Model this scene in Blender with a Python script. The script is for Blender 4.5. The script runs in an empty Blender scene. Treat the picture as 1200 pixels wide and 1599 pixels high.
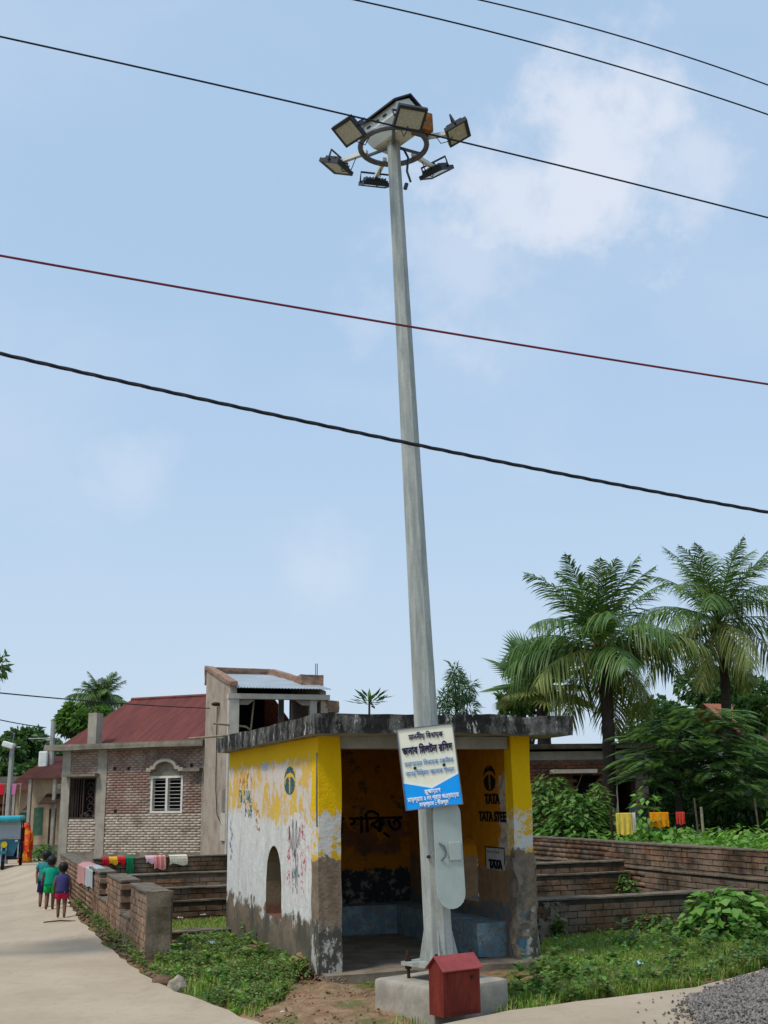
import bpy, bmesh, math, random
import numpy as np
from mathutils import Vector, Matrix, Euler
random.seed(7); rng = np.random.default_rng(11)
S = bpy.context.scene
COL = S.collection

# ------------------------------------------------------------------ camera
F, ROLL, EYE, HY = 1750.0, 0.015, 1.75, 1243.0          # focal length in pixels of the 1200 x 1599 photograph
PITCH = math.atan((HY - 799.5) / F)
cp, sp, cr, sr = math.cos(PITCH), math.sin(PITCH), math.cos(ROLL), math.sin(ROLL)
fw = Vector((0, cp, sp)); r0 = Vector((1, 0, 0)); u0 = Vector((0, -sp, cp))
rt = r0 * cr - u0 * sr; upv = r0 * sr + u0 * cr
cam = bpy.data.cameras.new('camera'); camo = bpy.data.objects.new('camera', cam); COL.objects.link(camo)
m = Matrix((rt, upv, -fw)).transposed().to_4x4(); m.translation = (0, 0, EYE); camo.matrix_world = m
cam.sensor_fit = 'VERTICAL'; cam.sensor_height = 36; cam.lens = F / 1599 * 36; cam.clip_end = 3000; cam.clip_start = .05
S.camera = camo

# ------------------------------------------------------------------ sky, sun, exposure
SUN_EL, SUN_AZ = math.radians(58), math.radians(232)     # azimuth clockwise from +Y: behind the camera and to the left
w = bpy.data.worlds.new('World'); S.world = w; w.use_nodes = True
nt = w.node_tree; nt.nodes.clear()
def wn(t, **k):
    n = nt.nodes.new(t)
    for a, b in k.items(): setattr(n, a, b)
    return n
sky = wn('ShaderNodeTexSky', sky_type='NISHITA', sun_disc=False, sun_elevation=SUN_EL, sun_rotation=SUN_AZ, air_density=1.0, dust_density=1.2, ozone_density=1.4)
bg = wn('ShaderNodeBackground'); out = wn('ShaderNodeOutputWorld')
tc = wn('ShaderNodeTexCoord')
nz = wn('ShaderNodeTexNoise'); nz.inputs['Scale'].default_value = 2.6; nz.inputs['Detail'].default_value = 5; nz.inputs['Roughness'].default_value = .5
mp = wn('ShaderNodeMapping'); mp.inputs['Scale'].default_value = (1, 1, 1.7); mp.inputs['Location'].default_value = (3.1, .4, 1.2)
nt.links.new(tc.outputs['Generated'], mp.inputs['Vector']); nt.links.new(mp.outputs[0], nz.inputs['Vector'])
rp = wn('ShaderNodeValToRGB'); rp.color_ramp.elements[0].position = .5; rp.color_ramp.elements[1].position = .82
rp.color_ramp.interpolation = 'EASE'
nt.links.new(nz.outputs['Fac'], rp.inputs['Fac'])
# the one cumulus beside the mast: a soft puff in a fixed direction of the sky, broken up by noise
def raydir(px, py):
    a = (px - 600) / F; b = (799.5 - py) / F
    return (fw + rt * a + upv * b).normalized()
puffs = [((930, 250), .10, .62), ((800, 290), .08, .55), ((1050, 265), .06, .42), ((190, 730), .04, .2), ((480, 890), .05, .18), ((740, 430), .09, .3)]
tot = None
n2 = wn('ShaderNodeTexNoise'); n2.inputs['Scale'].default_value = 14; n2.inputs['Detail'].default_value = 7; n2.inputs['Roughness'].default_value = .62
nt.links.new(tc.outputs['Generated'], n2.inputs['Vector'])
for (p, rad, amp) in puffs:
    d = wn('ShaderNodeVectorMath', operation='DISTANCE'); nt.links.new(tc.outputs['Generated'], d.inputs[0]); d.inputs[1].default_value = raydir(*p)
    nn = wn('ShaderNodeMath', operation='MULTIPLY_ADD'); nt.links.new(n2.outputs['Fac'], nn.inputs[0]); nn.inputs[1].default_value = -rad * 2.6
    ad = wn('ShaderNodeMath', operation='ADD'); nt.links.new(d.outputs['Value'], ad.inputs[0]); nt.links.new(nn.outputs[0], ad.inputs[1]); nn.inputs[2].default_value = rad * 1.3
    mr = wn('ShaderNodeMapRange', interpolation_type='SMOOTHSTEP'); nt.links.new(ad.outputs[0], mr.inputs['Value'])
    mr.inputs['From Min'].default_value = rad * 1.25; mr.inputs['From Max'].default_value = rad * .15
    mr.inputs['To Min'].default_value = 0; mr.inputs['To Max'].default_value = amp
    if tot is None: tot = mr.outputs[0]
    else:
        mx = wn('ShaderNodeMath', operation='MAXIMUM'); nt.links.new(tot, mx.inputs[0]); nt.links.new(mr.outputs[0], mx.inputs[1]); tot = mx.outputs[0]
faint = wn('ShaderNodeMath', operation='MULTIPLY'); nt.links.new(rp.outputs['Color'], faint.inputs[0]); faint.inputs[1].default_value = .22
cl = wn('ShaderNodeMath', operation='MAXIMUM'); nt.links.new(tot, cl.inputs[0]); nt.links.new(faint.outputs[0], cl.inputs[1])
def wmix(fac, a, b):
    x = wn('ShaderNodeMix', data_type='RGBA')
    if hasattr(fac, 'links'): nt.links.new(fac, x.inputs[0])
    else: x.inputs[0].default_value = fac
    for i, v in ((6, a), (7, b)):
        if hasattr(v, 'links'): nt.links.new(v, x.inputs[i])
        else: x.inputs[i].default_value = (*v, 1)
    return x.outputs[2]
SKY_K = .115
# a milky haze over the clear blue, the same in every direction
c1 = wmix(.74, sky.outputs[0], (4.05, 5.65, 7.6))
sepw = wn('ShaderNodeSeparateXYZ'); nt.links.new(tc.outputs['Generated'], sepw.inputs[0])
hzr = wn('ShaderNodeMapRange', interpolation_type='SMOOTHSTEP'); nt.links.new(sepw.outputs[2], hzr.inputs['Value']); hzr.inputs['From Min'].default_value = -.05; hzr.inputs['From Max'].default_value = .42; hzr.inputs['To Min'].default_value = .75; hzr.inputs['To Max'].default_value = 0
c1 = wmix(hzr.outputs[0], c1, (4.9, 5.75, 6.7))
c2 = wmix(cl.outputs[0], c1, (7.3, 7.3, 7.8))
nt.links.new(c2, bg.inputs['Color']); bg.inputs['Strength'].default_value = SKY_K
nt.links.new(bg.outputs[0], out.inputs['Surface'])
sl = bpy.data.lights.new('sun', 'SUN'); sl.energy = 2.3; sl.angle = math.radians(11); sl.color = (1, .955, .88)
so = bpy.data.objects.new('sun', sl); COL.objects.link(so)
sd = Vector((math.sin(SUN_AZ) * math.cos(SUN_EL), math.cos(SUN_AZ) * math.cos(SUN_EL), math.sin(SUN_EL)))
so.rotation_euler = (-sd).to_track_quat('-Z', 'Y').to_euler()
S.view_settings.view_transform = 'Standard'; S.view_settings.look = 'None'; S.view_settings.exposure = 0.12; S.view_settings.gamma = 1
S.view_settings.use_curve_mapping = False
S.render.engine = 'CYCLES'

# ------------------------------------------------------------------ layout helpers
def smooth(a, b, x):
    t = min(1, max(0, (x - a) / (b - a))); return t * t * (3 - 2 * t)
def ray(px, py):
    d = fw + rt * ((px - 600) / F) + upv * ((799.5 - py) / F); return d
def G(px, py, z=0.0):                                    # photo pixel -> point at height z
    d = ray(px, py); t = (z - EYE) / d.z; return Vector((d.x * t, d.y * t, z))
def AT(px, py, Y):                                       # photo pixel -> point at distance Y
    d = ray(px, py); t = Y / d.y; return Vector((d.x * t, Y, EYE + d.z * t))
ANG = math.radians(20)                                   # the shelter and the brick plots share one grid
U = Vector((math.cos(ANG), math.sin(ANG), 0)); V = Vector((-math.sin(ANG), math.cos(ANG), 0))
O = G(499, 1528); O.z = 0
def L(u, v, z=0): return O + U * u + V * v + Vector((0, 0, z))
def toL(p): d = p - O; return d.dot(U), d.dot(V)
def onU(px, py, u):                                      # pixel -> (v, z) on the plane u = const
    d = ray(px, py); e = Vector((0, 0, EYE)); t = (u - (e - O).dot(U)) / d.dot(U); p = e + d * t
    return toL(p)[1], p.z
def onV(px, py, v):                                      # pixel -> (u, z) on the plane v = const
    d = ray(px, py); e = Vector((0, 0, EYE)); t = (v - (e - O).dot(V)) / d.dot(V); p = e + d * t
    return toL(p)[0], p.z
def TZ(x, y):                                            # the lane falls gently away from the road
    d = Vector((x, y, 0)) - O; u, v = d.dot(U), d.dot(V)
    fu = max(smooth(-.9, -2.7, u), smooth(20, 34, v))
    return -.45 * smooth(-1, 27, v) * fu
def GT(px, py):
    p = G(px, py, 0)
    for _ in range(14): p = G(px, py, TZ(p.x, p.y))
    return p

# ------------------------------------------------------------------ mesh helpers
def link(o, parent=None):
    COL.objects.link(o)
    if parent is not None: o.parent = parent
    return o
def tag(o, label=None, cat=None, group=None, kind=None):
    if label: o['label'] = label
    if cat: o['category'] = cat
    if group: o['group'] = group
    if kind: o['kind'] = kind
    return o
def empty(name, loc, rz=0, label=None, cat=None, group=None):
    o = bpy.data.objects.new(name, None); o.location = loc; o.rotation_euler = (0, 0, rz); o.empty_display_size = .2
    return tag(link(o), label, cat, group)
def grid_empty(name, u, v, label, cat, z=0, group=None):
    return empty(name, L(u, v, z), ANG, label, cat, group)
def mobj(name, me, mat=None, parent=None, smooth_=False):
    o = bpy.data.objects.new(name, me)
    if mat is not None and not me.materials: me.materials.append(mat)
    if smooth_:
        for p in me.polygons: p.use_smooth = True
    return link(o, parent)
def arr_mesh(name, verts, faces):                        # verts (n,3), faces (m,k) numpy
    me = bpy.data.meshes.new(name); verts = np.asarray(verts, np.float32); faces = np.asarray(faces, np.int32)
    me.vertices.add(len(verts)); me.vertices.foreach_set('co', verts.ravel())
    k = faces.shape[1]
    me.loops.add(faces.size); me.loops.foreach_set('vertex_index', faces.ravel())
    me.polygons.add(len(faces)); me.polygons.foreach_set('loop_start', np.arange(0, faces.size, k, dtype=np.int32))
    me.update(calc_edges=True); return me
class B:
    """collects boxes, prisms and tubes, builds ONE mesh"""
    def __init__(s): s.bm = bmesh.new()
    def box(s, c, d, rot=None, bev=0):
        mat = Matrix.Translation(c) @ (rot.to_4x4() if rot is not None else Matrix()) @ Matrix.Diagonal((*d, 1))
        r = bmesh.ops.create_cube(s.bm, size=1, matrix=mat)
        if bev:
            es = list({e for v in r['verts'] for e in v.link_edges})
            bmesh.ops.bevel(s.bm, geom=es, offset=bev, segments=2, affect='EDGES', profile=.6)
        return s
    def bb(s, x0, x1, y0, y1, z0, z1, bev=0):
        return s.box(((x0+x1)/2, (y0+y1)/2, (z0+z1)/2), (abs(x1-x0), abs(y1-y0), abs(z1-z0)), bev=bev)
    def prism(s, pts, thick):                            # pts: list of 3D points of a planar face; thick: vector
        t = Vector(thick); a = [s.bm.verts.new(p) for p in pts]; b = [s.bm.verts.new(Vector(p) + t) for p in pts]
        n = len(pts); s.bm.faces.new(a); s.bm.faces.new(b[::-1])
        for i in range(n): s.bm.faces.new((a[i], b[i], b[(i+1) % n], a[(i+1) % n]))
        return s
    def quad(s, *p): s.bm.faces.new([s.bm.verts.new(q) for q in p]); return s
    def tube(s, pts, r, n=8, cap=True, rot0=0.0):
        pts = [Vector(p) for p in pts]; rs = r if isinstance(r, (list, tuple)) else [r] * len(pts)
        rings = []; ref = None
        for i, p in enumerate(pts):
            t = (pts[min(i+1, len(pts)-1)] - pts[max(i-1, 0)]).normalized()
            if ref is None: ref = t.orthogonal().normalized() if abs(t.z) < .9 else Vector((1, 0, 0))
            a = (ref - t * ref.dot(t)).normalized(); ref = a; b = t.cross(a)
            rings.append([s.bm.verts.new(p + (a * math.cos(rot0 + 2*math.pi*k/n) + b * math.sin(rot0 + 2*math.pi*k/n)) * rs[i]) for k in range(n)])
        for q in range(len(rings)-1):
            for k in range(n): s.bm.faces.new((rings[q][k], rings[q][(k+1) % n], rings[q+1][(k+1) % n], rings[q+1][k]))
        if cap: s.bm.faces.new(rings[0][::-1]); s.bm.faces.new(rings[-1])
        return s
    def lathe(s, prof, n=16, c=(0, 0, 0)):
        rings = [[s.bm.verts.new((c[0]+r*math.cos(2*math.pi*k/n), c[1]+r*math.sin(2*math.pi*k/n), c[2]+z)) for k in range(n)] for r, z in prof]
        for q in range(len(rings)-1):
            for k in range(n): s.bm.faces.new((rings[q][k], rings[q][(k+1) % n], rings[q+1][(k+1) % n], rings[q+1][k]))
        s.bm.faces.new(rings[0][::-1]); s.bm.faces.new(rings[-1]); return s
    def jitter(s, cut, amt, seed=0):
        from mathutils import noise
        bmesh.ops.subdivide_edges(s.bm, edges=s.bm.edges[:], cuts=cut, use_grid_fill=True)
        for v in s.bm.verts:
            p = v.co * 3.1 + Vector((seed, seed * 1.7, 0)); q = v.co * 11 + Vector((seed, 0, seed))
            v.co += Vector((noise.noise(p), noise.noise(p + Vector((9, 0, 0))), noise.noise(p + Vector((0, 9, 0))))) * amt
            v.co += Vector((noise.noise(q), noise.noise(q + Vector((9, 0, 0))), noise.noise(q + Vector((0, 9, 0))))) * amt * .6
        return s
    def build(s, name, mat=None, parent=None, sm=False):
        bmesh.ops.recalc_face_normals(s.bm, faces=s.bm.faces[:])
        me = bpy.data.meshes.new(name); s.bm.to_mesh(me); s.bm.free()
        return mobj(name, me, mat, parent, sm)
def copy_tree(o, parent=None):
    c = o.copy(); link(c, parent)
    if parent is not None: c.parent = parent
    for ch in o.children: copy_tree(ch, c)
    return c

# ------------------------------------------------------------------ material helpers
def sc(r, g, b):                                         # 0-255 display colour -> linear
    f = lambda x: ((x/255+.055)/1.055)**2.4 if x > 10 else x/255/12.92
    return (f(r), f(g), f(b))
class T:
    def __init__(s, name, rough=.85, spec=.25):
        s.m = bpy.data.materials.new(name); s.m.use_nodes = True; s.nt = s.m.node_tree
        s.b = s.nt.nodes['Principled BSDF']; s.b.inputs['Roughness'].default_value = rough
        s.b.inputs['Specular IOR Level'].default_value = spec
        s.tc = s.nt.nodes.new('ShaderNodeTexCoord'); s.obj = s.tc.outputs['Object']
    def lk(s, v, i):
        if hasattr(v, 'links'): s.nt.links.new(v, i)
        else:
            if isinstance(v, (tuple, list)) and len(v) == 3 and i.type == 'RGBA': v = (*v, 1)
            i.default_value = v
    def nd(s, t, **k):
        n = s.nt.nodes.new(t)
        for a, b in k.items(): setattr(n, a, b)
        return n
    def noise(s, scale, detail=4, rough=.55, vec=None, dist=0.0, stretch=None, off=None):
        n = s.nd('ShaderNodeTexNoise'); n.inputs['Scale'].default_value = scale; n.inputs['Detail'].default_value = detail
        n.inputs['Roughness'].default_value = rough; n.inputs['Distortion'].default_value = dist
        v = vec or s.obj
        if stretch or off:
            mp = s.nd('ShaderNodeMapping')
            if stretch: mp.inputs['Scale'].default_value = stretch
            if off: mp.inputs['Location'].default_value = off
            s.nt.links.new(v, mp.inputs['Vector']); v = mp.outputs[0]
        s.nt.links.new(v, n.inputs['Vector']); return n.outputs['Fac']
    def vor(s, scale, feat='F1', vec=None):
        n = s.nd('ShaderNodeTexVoronoi', feature=feat); n.inputs['Scale'].default_value = scale; s.nt.links.new(vec or s.obj, n.inputs['Vector']); return n
    def step(s, v, a, b, lo=0.0, hi=1.0):
        n = s.nd('ShaderNodeMapRange', interpolation_type='SMOOTHSTEP'); s.lk(v, n.inputs['Value'])
        n.inputs['From Min'].default_value = min(a, b); n.inputs['From Max'].default_value = max(a, b)
        n.inputs['To Min'].default_value = lo if a < b else hi; n.inputs['To Max'].default_value = hi if a < b else lo
        return n.outputs[0]
    def mth(s, op, a, b=0.0, c=None):
        n = s.nd('ShaderNodeMath', operation=op); s.lk(a, n.inputs[0]); s.lk(b, n.inputs[1])
        if c is not None: s.lk(c, n.inputs[2])
        return n.outputs[0]
    def mix(s, f, a, b, bt='MIX'):
        n = s.nd('ShaderNodeMix', data_type='RGBA', blend_type=bt); s.lk(f, n.inputs[0]); s.lk(a, n.inputs[6]); s.lk(b, n.inputs[7]); return n.outputs[2]
    def xyz(s, v=None):
        n = s.nd('ShaderNodeSeparateXYZ'); s.nt.links.new(v or s.obj, n.inputs[0]); return n.outputs
    def rand(s):
        a = s.nd('ShaderNodeObjectInfo').outputs['Random']; b = s.nd('ShaderNodeNewGeometry').outputs['Random Per Island']
        return s.mth('FRACT', s.mth('MULTIPLY_ADD', b, 7.31, a))
    def pos(s): return s.nd('ShaderNodeNewGeometry').outputs['Position']
    def bump(s, h, strength=.3, dist=.02):
        n = s.nd('ShaderNodeBump'); n.inputs['Strength'].default_value = strength; n.inputs['Distance'].default_value = dist
        s.lk(h, n.inputs['Height']); s.nt.links.new(n.outputs[0], s.b.inputs['Normal']); return s
    def col(s, c): s.lk(c, s.b.inputs['Base Color']); return s
    def rough(s, c): s.lk(c, s.b.inputs['Roughness']); return s
    def alpha(s, a): s.lk(a, s.b.inputs['Alpha']); return s
def simple(name, c, var=.25, scale=8, rough=.8, metal=0, bump=.15, spec=.25, stretch=None):
    t = T(name, rough, spec); n = t.noise(scale, 5, .6, stretch=stretch); d = t.noise(scale*6, 3)
    dark = tuple(x*(1-var) for x in c); lite = tuple(min(1, x*(1+var*.7)) for x in c)
    k = t.mix(t.step(n, .3, .7), dark, lite); k = t.mix(t.step(d, .35, .75, 0, .35), k, dark)
    t.col(k); t.b.inputs['Metallic'].default_value = metal
    if bump: t.bump(t.noise(scale*5, 4), bump, .01)
    return t.m
def leafmat(name, cols, trans=.35, rough=.5):
    t = T(name, rough, .3); r = t.rand()
    k = cols[0]
    for i, c in enumerate(cols[1:]): k = t.mix(t.step(r, (i+.3)/len(cols), (i+1.3)/len(cols)), k, c)
    t.col(k)
    tr = t.nd('ShaderNodeBsdfTranslucent'); t.lk(t.mix(1.0, k, (1.0, 1.0, .55), 'MULTIPLY'), tr.inputs['Color'])
    ms = t.nd('ShaderNodeMixShader'); ms.inputs[0].default_value = trans
    o = t.nt.nodes['Material Output']; t.nt.links.new(t.b.outputs[0], ms.inputs[1]); t.nt.links.new(tr.outputs[0], ms.inputs[2]); t.nt.links.new(ms.outputs[0], o.inputs['Surface'])
    return t.m

# ------------------------------------------------------------------ leaves
def leaf_cloud(name, P, D, Nn, ln, wd, droop=0.0):
    """many leaves: P base points, D directions, Nn normals, ln lengths, wd widths -> one mesh of folded leaf faces"""
    P = np.asarray(P, float); D = np.asarray(D, float); Nn = np.asarray(Nn, float); n = len(P)
    D = D / (np.linalg.norm(D, axis=1, keepdims=True) + 1e-9)
    Sd = np.cross(D, Nn); Sd /= (np.linalg.norm(Sd, axis=1, keepdims=True) + 1e-9)
    Nn = np.cross(Sd, D)
    ln = np.broadcast_to(np.asarray(ln, float), (n,))[:, None]; wd = np.broadcast_to(np.asarray(wd, float), (n,))[:, None]
    dz = np.array([[0, 0, -1.0]]) * ln * droop
    a = P; mid = P + D*ln*.45 - Nn*wd*.18; l = P + D*ln*.42 + Sd*wd*.5; r = P + D*ln*.42 - Sd*wd*.5; tip = P + D*ln + dz
    v = np.stack([a, l, tip, r, mid], 1).reshape(-1, 3)
    i = np.arange(n)[:, None] * 5
    f = np.concatenate([i + np.array([[0, 4, 1]]), i + np.array([[1, 4, 2]]), i + np.array([[0, 3, 4]]), i + np.array([[3, 2, 4]])], 0)
    return arr_mesh(name, v, f)
def rnd_unit(n):
    v = rng.normal(size=(n, 3)); return v / np.linalg.norm(v, axis=1, keepdims=True)
def clump_leaves(name, centers, radii, n_each, ln, wd, flat=.75, up=.4, droop=.15):
    Ps, Ds, Ns = [], [], []
    for c, r in zip(centers, radii):
        k = max(5, int(n_each * (r / np.mean(radii))**2)); q = rnd_unit(k); rad = r * rng.uniform(.35, 1.0, (k, 1))**.6
        o = q * rad; o[:, 2] *= flat
        Ps.append(np.asarray(c) + o); d = q + rnd_unit(k) * .9; d[:, 2] -= .25; Ds.append(d); nn = rnd_unit(k) * .8 + q * .4; nn[:, 2] += up; Ns.append(nn)
    P = np.concatenate(Ps); n = len(P)
    return leaf_cloud(name, P, np.concatenate(Ds), np.concatenate(Ns), ln * rng.uniform(.6, 1.3, n), wd * rng.uniform(.7, 1.2, n), droop)
# ================================================================== materials
def m_ground():
    t = T('soil_and_turf', .95, .1); p = t.pos()
    n = t.noise(.9, 5, .6, vec=p); f = t.noise(9, 5, .65, vec=p); g = t.noise(38, 3, .6, vec=p)
    soil = t.mix(t.step(f, .3, .7), sc(112, 84, 62), sc(150, 118, 88)); soil = t.mix(t.step(g, .5, .75, 0, .6), soil, sc(88, 66, 50))
    turf = t.mix(t.step(f, .35, .7), sc(62, 84, 34), sc(92, 112, 50)); turf = t.mix(t.step(g, .5, .7, 0, .7), turf, sc(48, 60, 28))
    t.col(t.mix(t.step(n, .46, .58), soil, turf)); t.bump(t.mth('ADD', f, t.mth('MULTIPLY', g, .5)), .6, .04); return t.m
def m_soil():
    t = T('dug_soil', .95, .1); p = t.pos(); f = t.noise(7, 5, .65, vec=p); g = t.noise(34, 4, .6, vec=p)
    k = t.mix(t.step(f, .3, .7), sc(128, 98, 74), sc(160, 132, 104)); k = t.mix(t.step(g, .5, .75, 0, .6), k, sc(104, 76, 56)); k = t.mix(t.step(t.noise(2.2, 4, .6, vec=p), .52, .66, 0, .75), k, sc(92, 104, 56))
    t.col(k); t.bump(t.mth('ADD', f, t.mth('MULTIPLY', g, .6)), .8, .04); return t.m
def m_lane():
    t = T('lane_concrete', .9, .2); p = t.pos()
    n = t.noise(.55, 5, .6, vec=p); f = t.noise(6, 6, .7, vec=p); g = t.noise(70, 3, .6, vec=p); h = t.noise(1.7, 4, .6, vec=p, off=(4, 9, 0))
    k = t.mix(t.step(n, .3, .7), sc(168, 150, 127), sc(184, 167, 144)); k = t.mix(t.step(f, .45, .75, 0, .4), k, sc(158, 137, 112))
    k = t.mix(t.step(h, .6, .75, 0, .4), k, sc(178, 152, 126)); k = t.mix(t.step(g, .55, .75, 0, .4), k, sc(136, 121, 104))
    c = t.vor(.45, 'DISTANCE_TO_EDGE', vec=p); wob = t.noise(3, 5, .7, vec=p)
    sp_ = t.noise(26, 4, .7, vec=p); k = t.mix(t.step(sp_, .58, .72, 0, .5), k, sc(138, 120, 102)); k = t.mix(t.step(t.noise(.9, 6, .75, vec=p, stretch=(2.2, .7, 1), off=(3, 3, 0)), .54, .68, 0, .35), k, sc(146, 130, 112))
    cr_ = t.step(t.mth('ADD', c.outputs['Distance'], t.mth('MULTIPLY', wob, .03)), .0185, .0235, 1, 0)
    k = t.mix(t.mth('MULTIPLY', cr_, .0), k, sc(96, 84, 72))
    t.col(k); t.bump(t.mth('ADD', g, t.mth('MULTIPLY', f, .3)), .25, .006); return t.m
def brickmat(name, a, b, dark, moss=.0, dirt=.5, white=0.0, rough=.92, z0=None):
    t = T(name, rough, .15); r = t.rand(); p = t.pos(); n = t.noise(2.2, 5, .65, vec=p); f = t.noise(24, 4, .65, vec=p)
    k = t.mix(r, a, b); k = t.mix(t.step(n, .5 - dirt*.22, .78 - dirt*.22, 0, .88), k, dark); k = t.mix(t.step(f, .45, .75, 0, .55), k, dark)
    if white: k = t.mix(t.mth('MULTIPLY', t.step(t.noise(1.6, 4, .6, vec=p, off=(7, 2, 1)), .42, .62), white), k, sc(196, 184, 168))
    if moss: k = t.mix(t.mth('MULTIPLY', t.step(t.noise(3.1, 4, .6, vec=p, off=(1, 5, 3)), .48, .66), moss), k, sc(70, 74, 40))
    t.col(k); t.bump(t.mth('ADD', f, t.noise(70, 3, .6, vec=p)), .5, .008); return t.m
MT = {}
MT['ground'] = m_ground(); MT['soil'] = m_soil(); MT['lane'] = m_lane()
MT['brick_dark'] = brickmat('weathered_brick', sc(132, 94, 70), sc(108, 86, 66), sc(54, 46, 38), moss=.3, dirt=.6, white=.16)
MT['brick_mid'] = brickmat('brown_brick', sc(154, 114, 84), sc(130, 102, 80), sc(80, 66, 54), moss=.2, dirt=.45, white=.14)
MT['mortar'] = simple('old_mortar', sc(104, 92, 78), .4, 6)
MT['mortar_dark'] = simple('mossy_mortar', sc(64, 58, 46), .45, 6)
MT['cap'] = simple('mortar_cap', sc(112, 100, 84), .5, 7, bump=.6)
MT['rough_plaster'] = brickmat('rough_cement_plaster', sc(134, 122, 106), sc(126, 112, 94), sc(84, 72, 58), moss=.3, dirt=.55)
MT['concrete'] = simple('raw_concrete', sc(165, 158, 145), .22, 5, bump=.25)
MT['concrete_beam'] = simple('cement_grey', sc(150, 147, 138), .2, 5)
MT['block'] = simple('cast_concrete', sc(160, 151, 136), .25, 5, bump=.4)
def m_galv():
    t = T('galvanised_steel', .5, .5); n = t.noise(5, 5, .65, stretch=(3, 3, .35)); v = t.vor(38); f = t.noise(60, 3)
    k = t.mix(t.step(n, .35, .65), sc(146, 150, 142), sc(184, 186, 177)); k = t.mix(t.mth('MULTIPLY', v.outputs['Distance'], .3), k, sc(122, 128, 122))
    k = t.mix(t.step(f, .6, .8, 0, .3), k, sc(120, 118, 106)); t.col(k); t.b.inputs['Metallic'].default_value = .25
    t.rough(t.step(n, .2, .8, .45, .68)); t.bump(f, .05, .005); return t.m
MT['galv'] = m_galv()
MT['galv_paint'] = simple('grey_green_paint', sc(163, 174, 167), .1, 6, rough=.55, bump=.05, spec=.4)
MT['white_metal'] = simple('white_sheet_metal', sc(222, 224, 216), .1, 6, rough=.5, bump=.05)
MT['dark_metal'] = simple('dark_grey_metal', sc(44, 47, 54), .25, 12, rough=.5, bump=.05, spec=.4)
MT['mid_metal'] = simple('grey_steel', sc(112, 116, 122), .25, 10, rough=.5, metal=.4)
MT['rust_box'] = simple('rusty_tin', sc(150, 98, 48), .4, 14, rough=.8)
def m_lens():
    t = T('lamp_glass', .12, .6); x = t.vor(55); k = t.mix(t.step(x.outputs['Distance'], .2, .6), sc(196, 194, 176), sc(172, 173, 160)); t.col(k); return t.m
MT['lens'] = m_lens()
MT['red_paint'] = (lambda t: (t.col(t.mix(t.step(t.noise(9, 5, .7, stretch=(1, 1, .3)), .35, .7), sc(98, 32, 22), sc(128, 50, 34))).bump(t.noise(40, 4), .3, .006), t.m)[1])(T('red_oxide_paint', .75, .25))
MT['red_roof_paint'] = simple('red_oxide_sheet', sc(150, 68, 66), .18, 8, rough=.6)
MT['rust'] = simple('rusted_steel', sc(62, 42, 32), .4, 30, rough=.85)
MT['black'] = simple('black_paint', sc(26, 26, 28), .2, 8, rough=.6)
MT['wire'] = simple('black_cable', sc(34, 38, 46), .15, 3, rough=.7, bump=0)
MT['wire_red'] = simple('maroon_cable', sc(122, 46, 62), .15, 3, rough=.7, bump=0)

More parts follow.
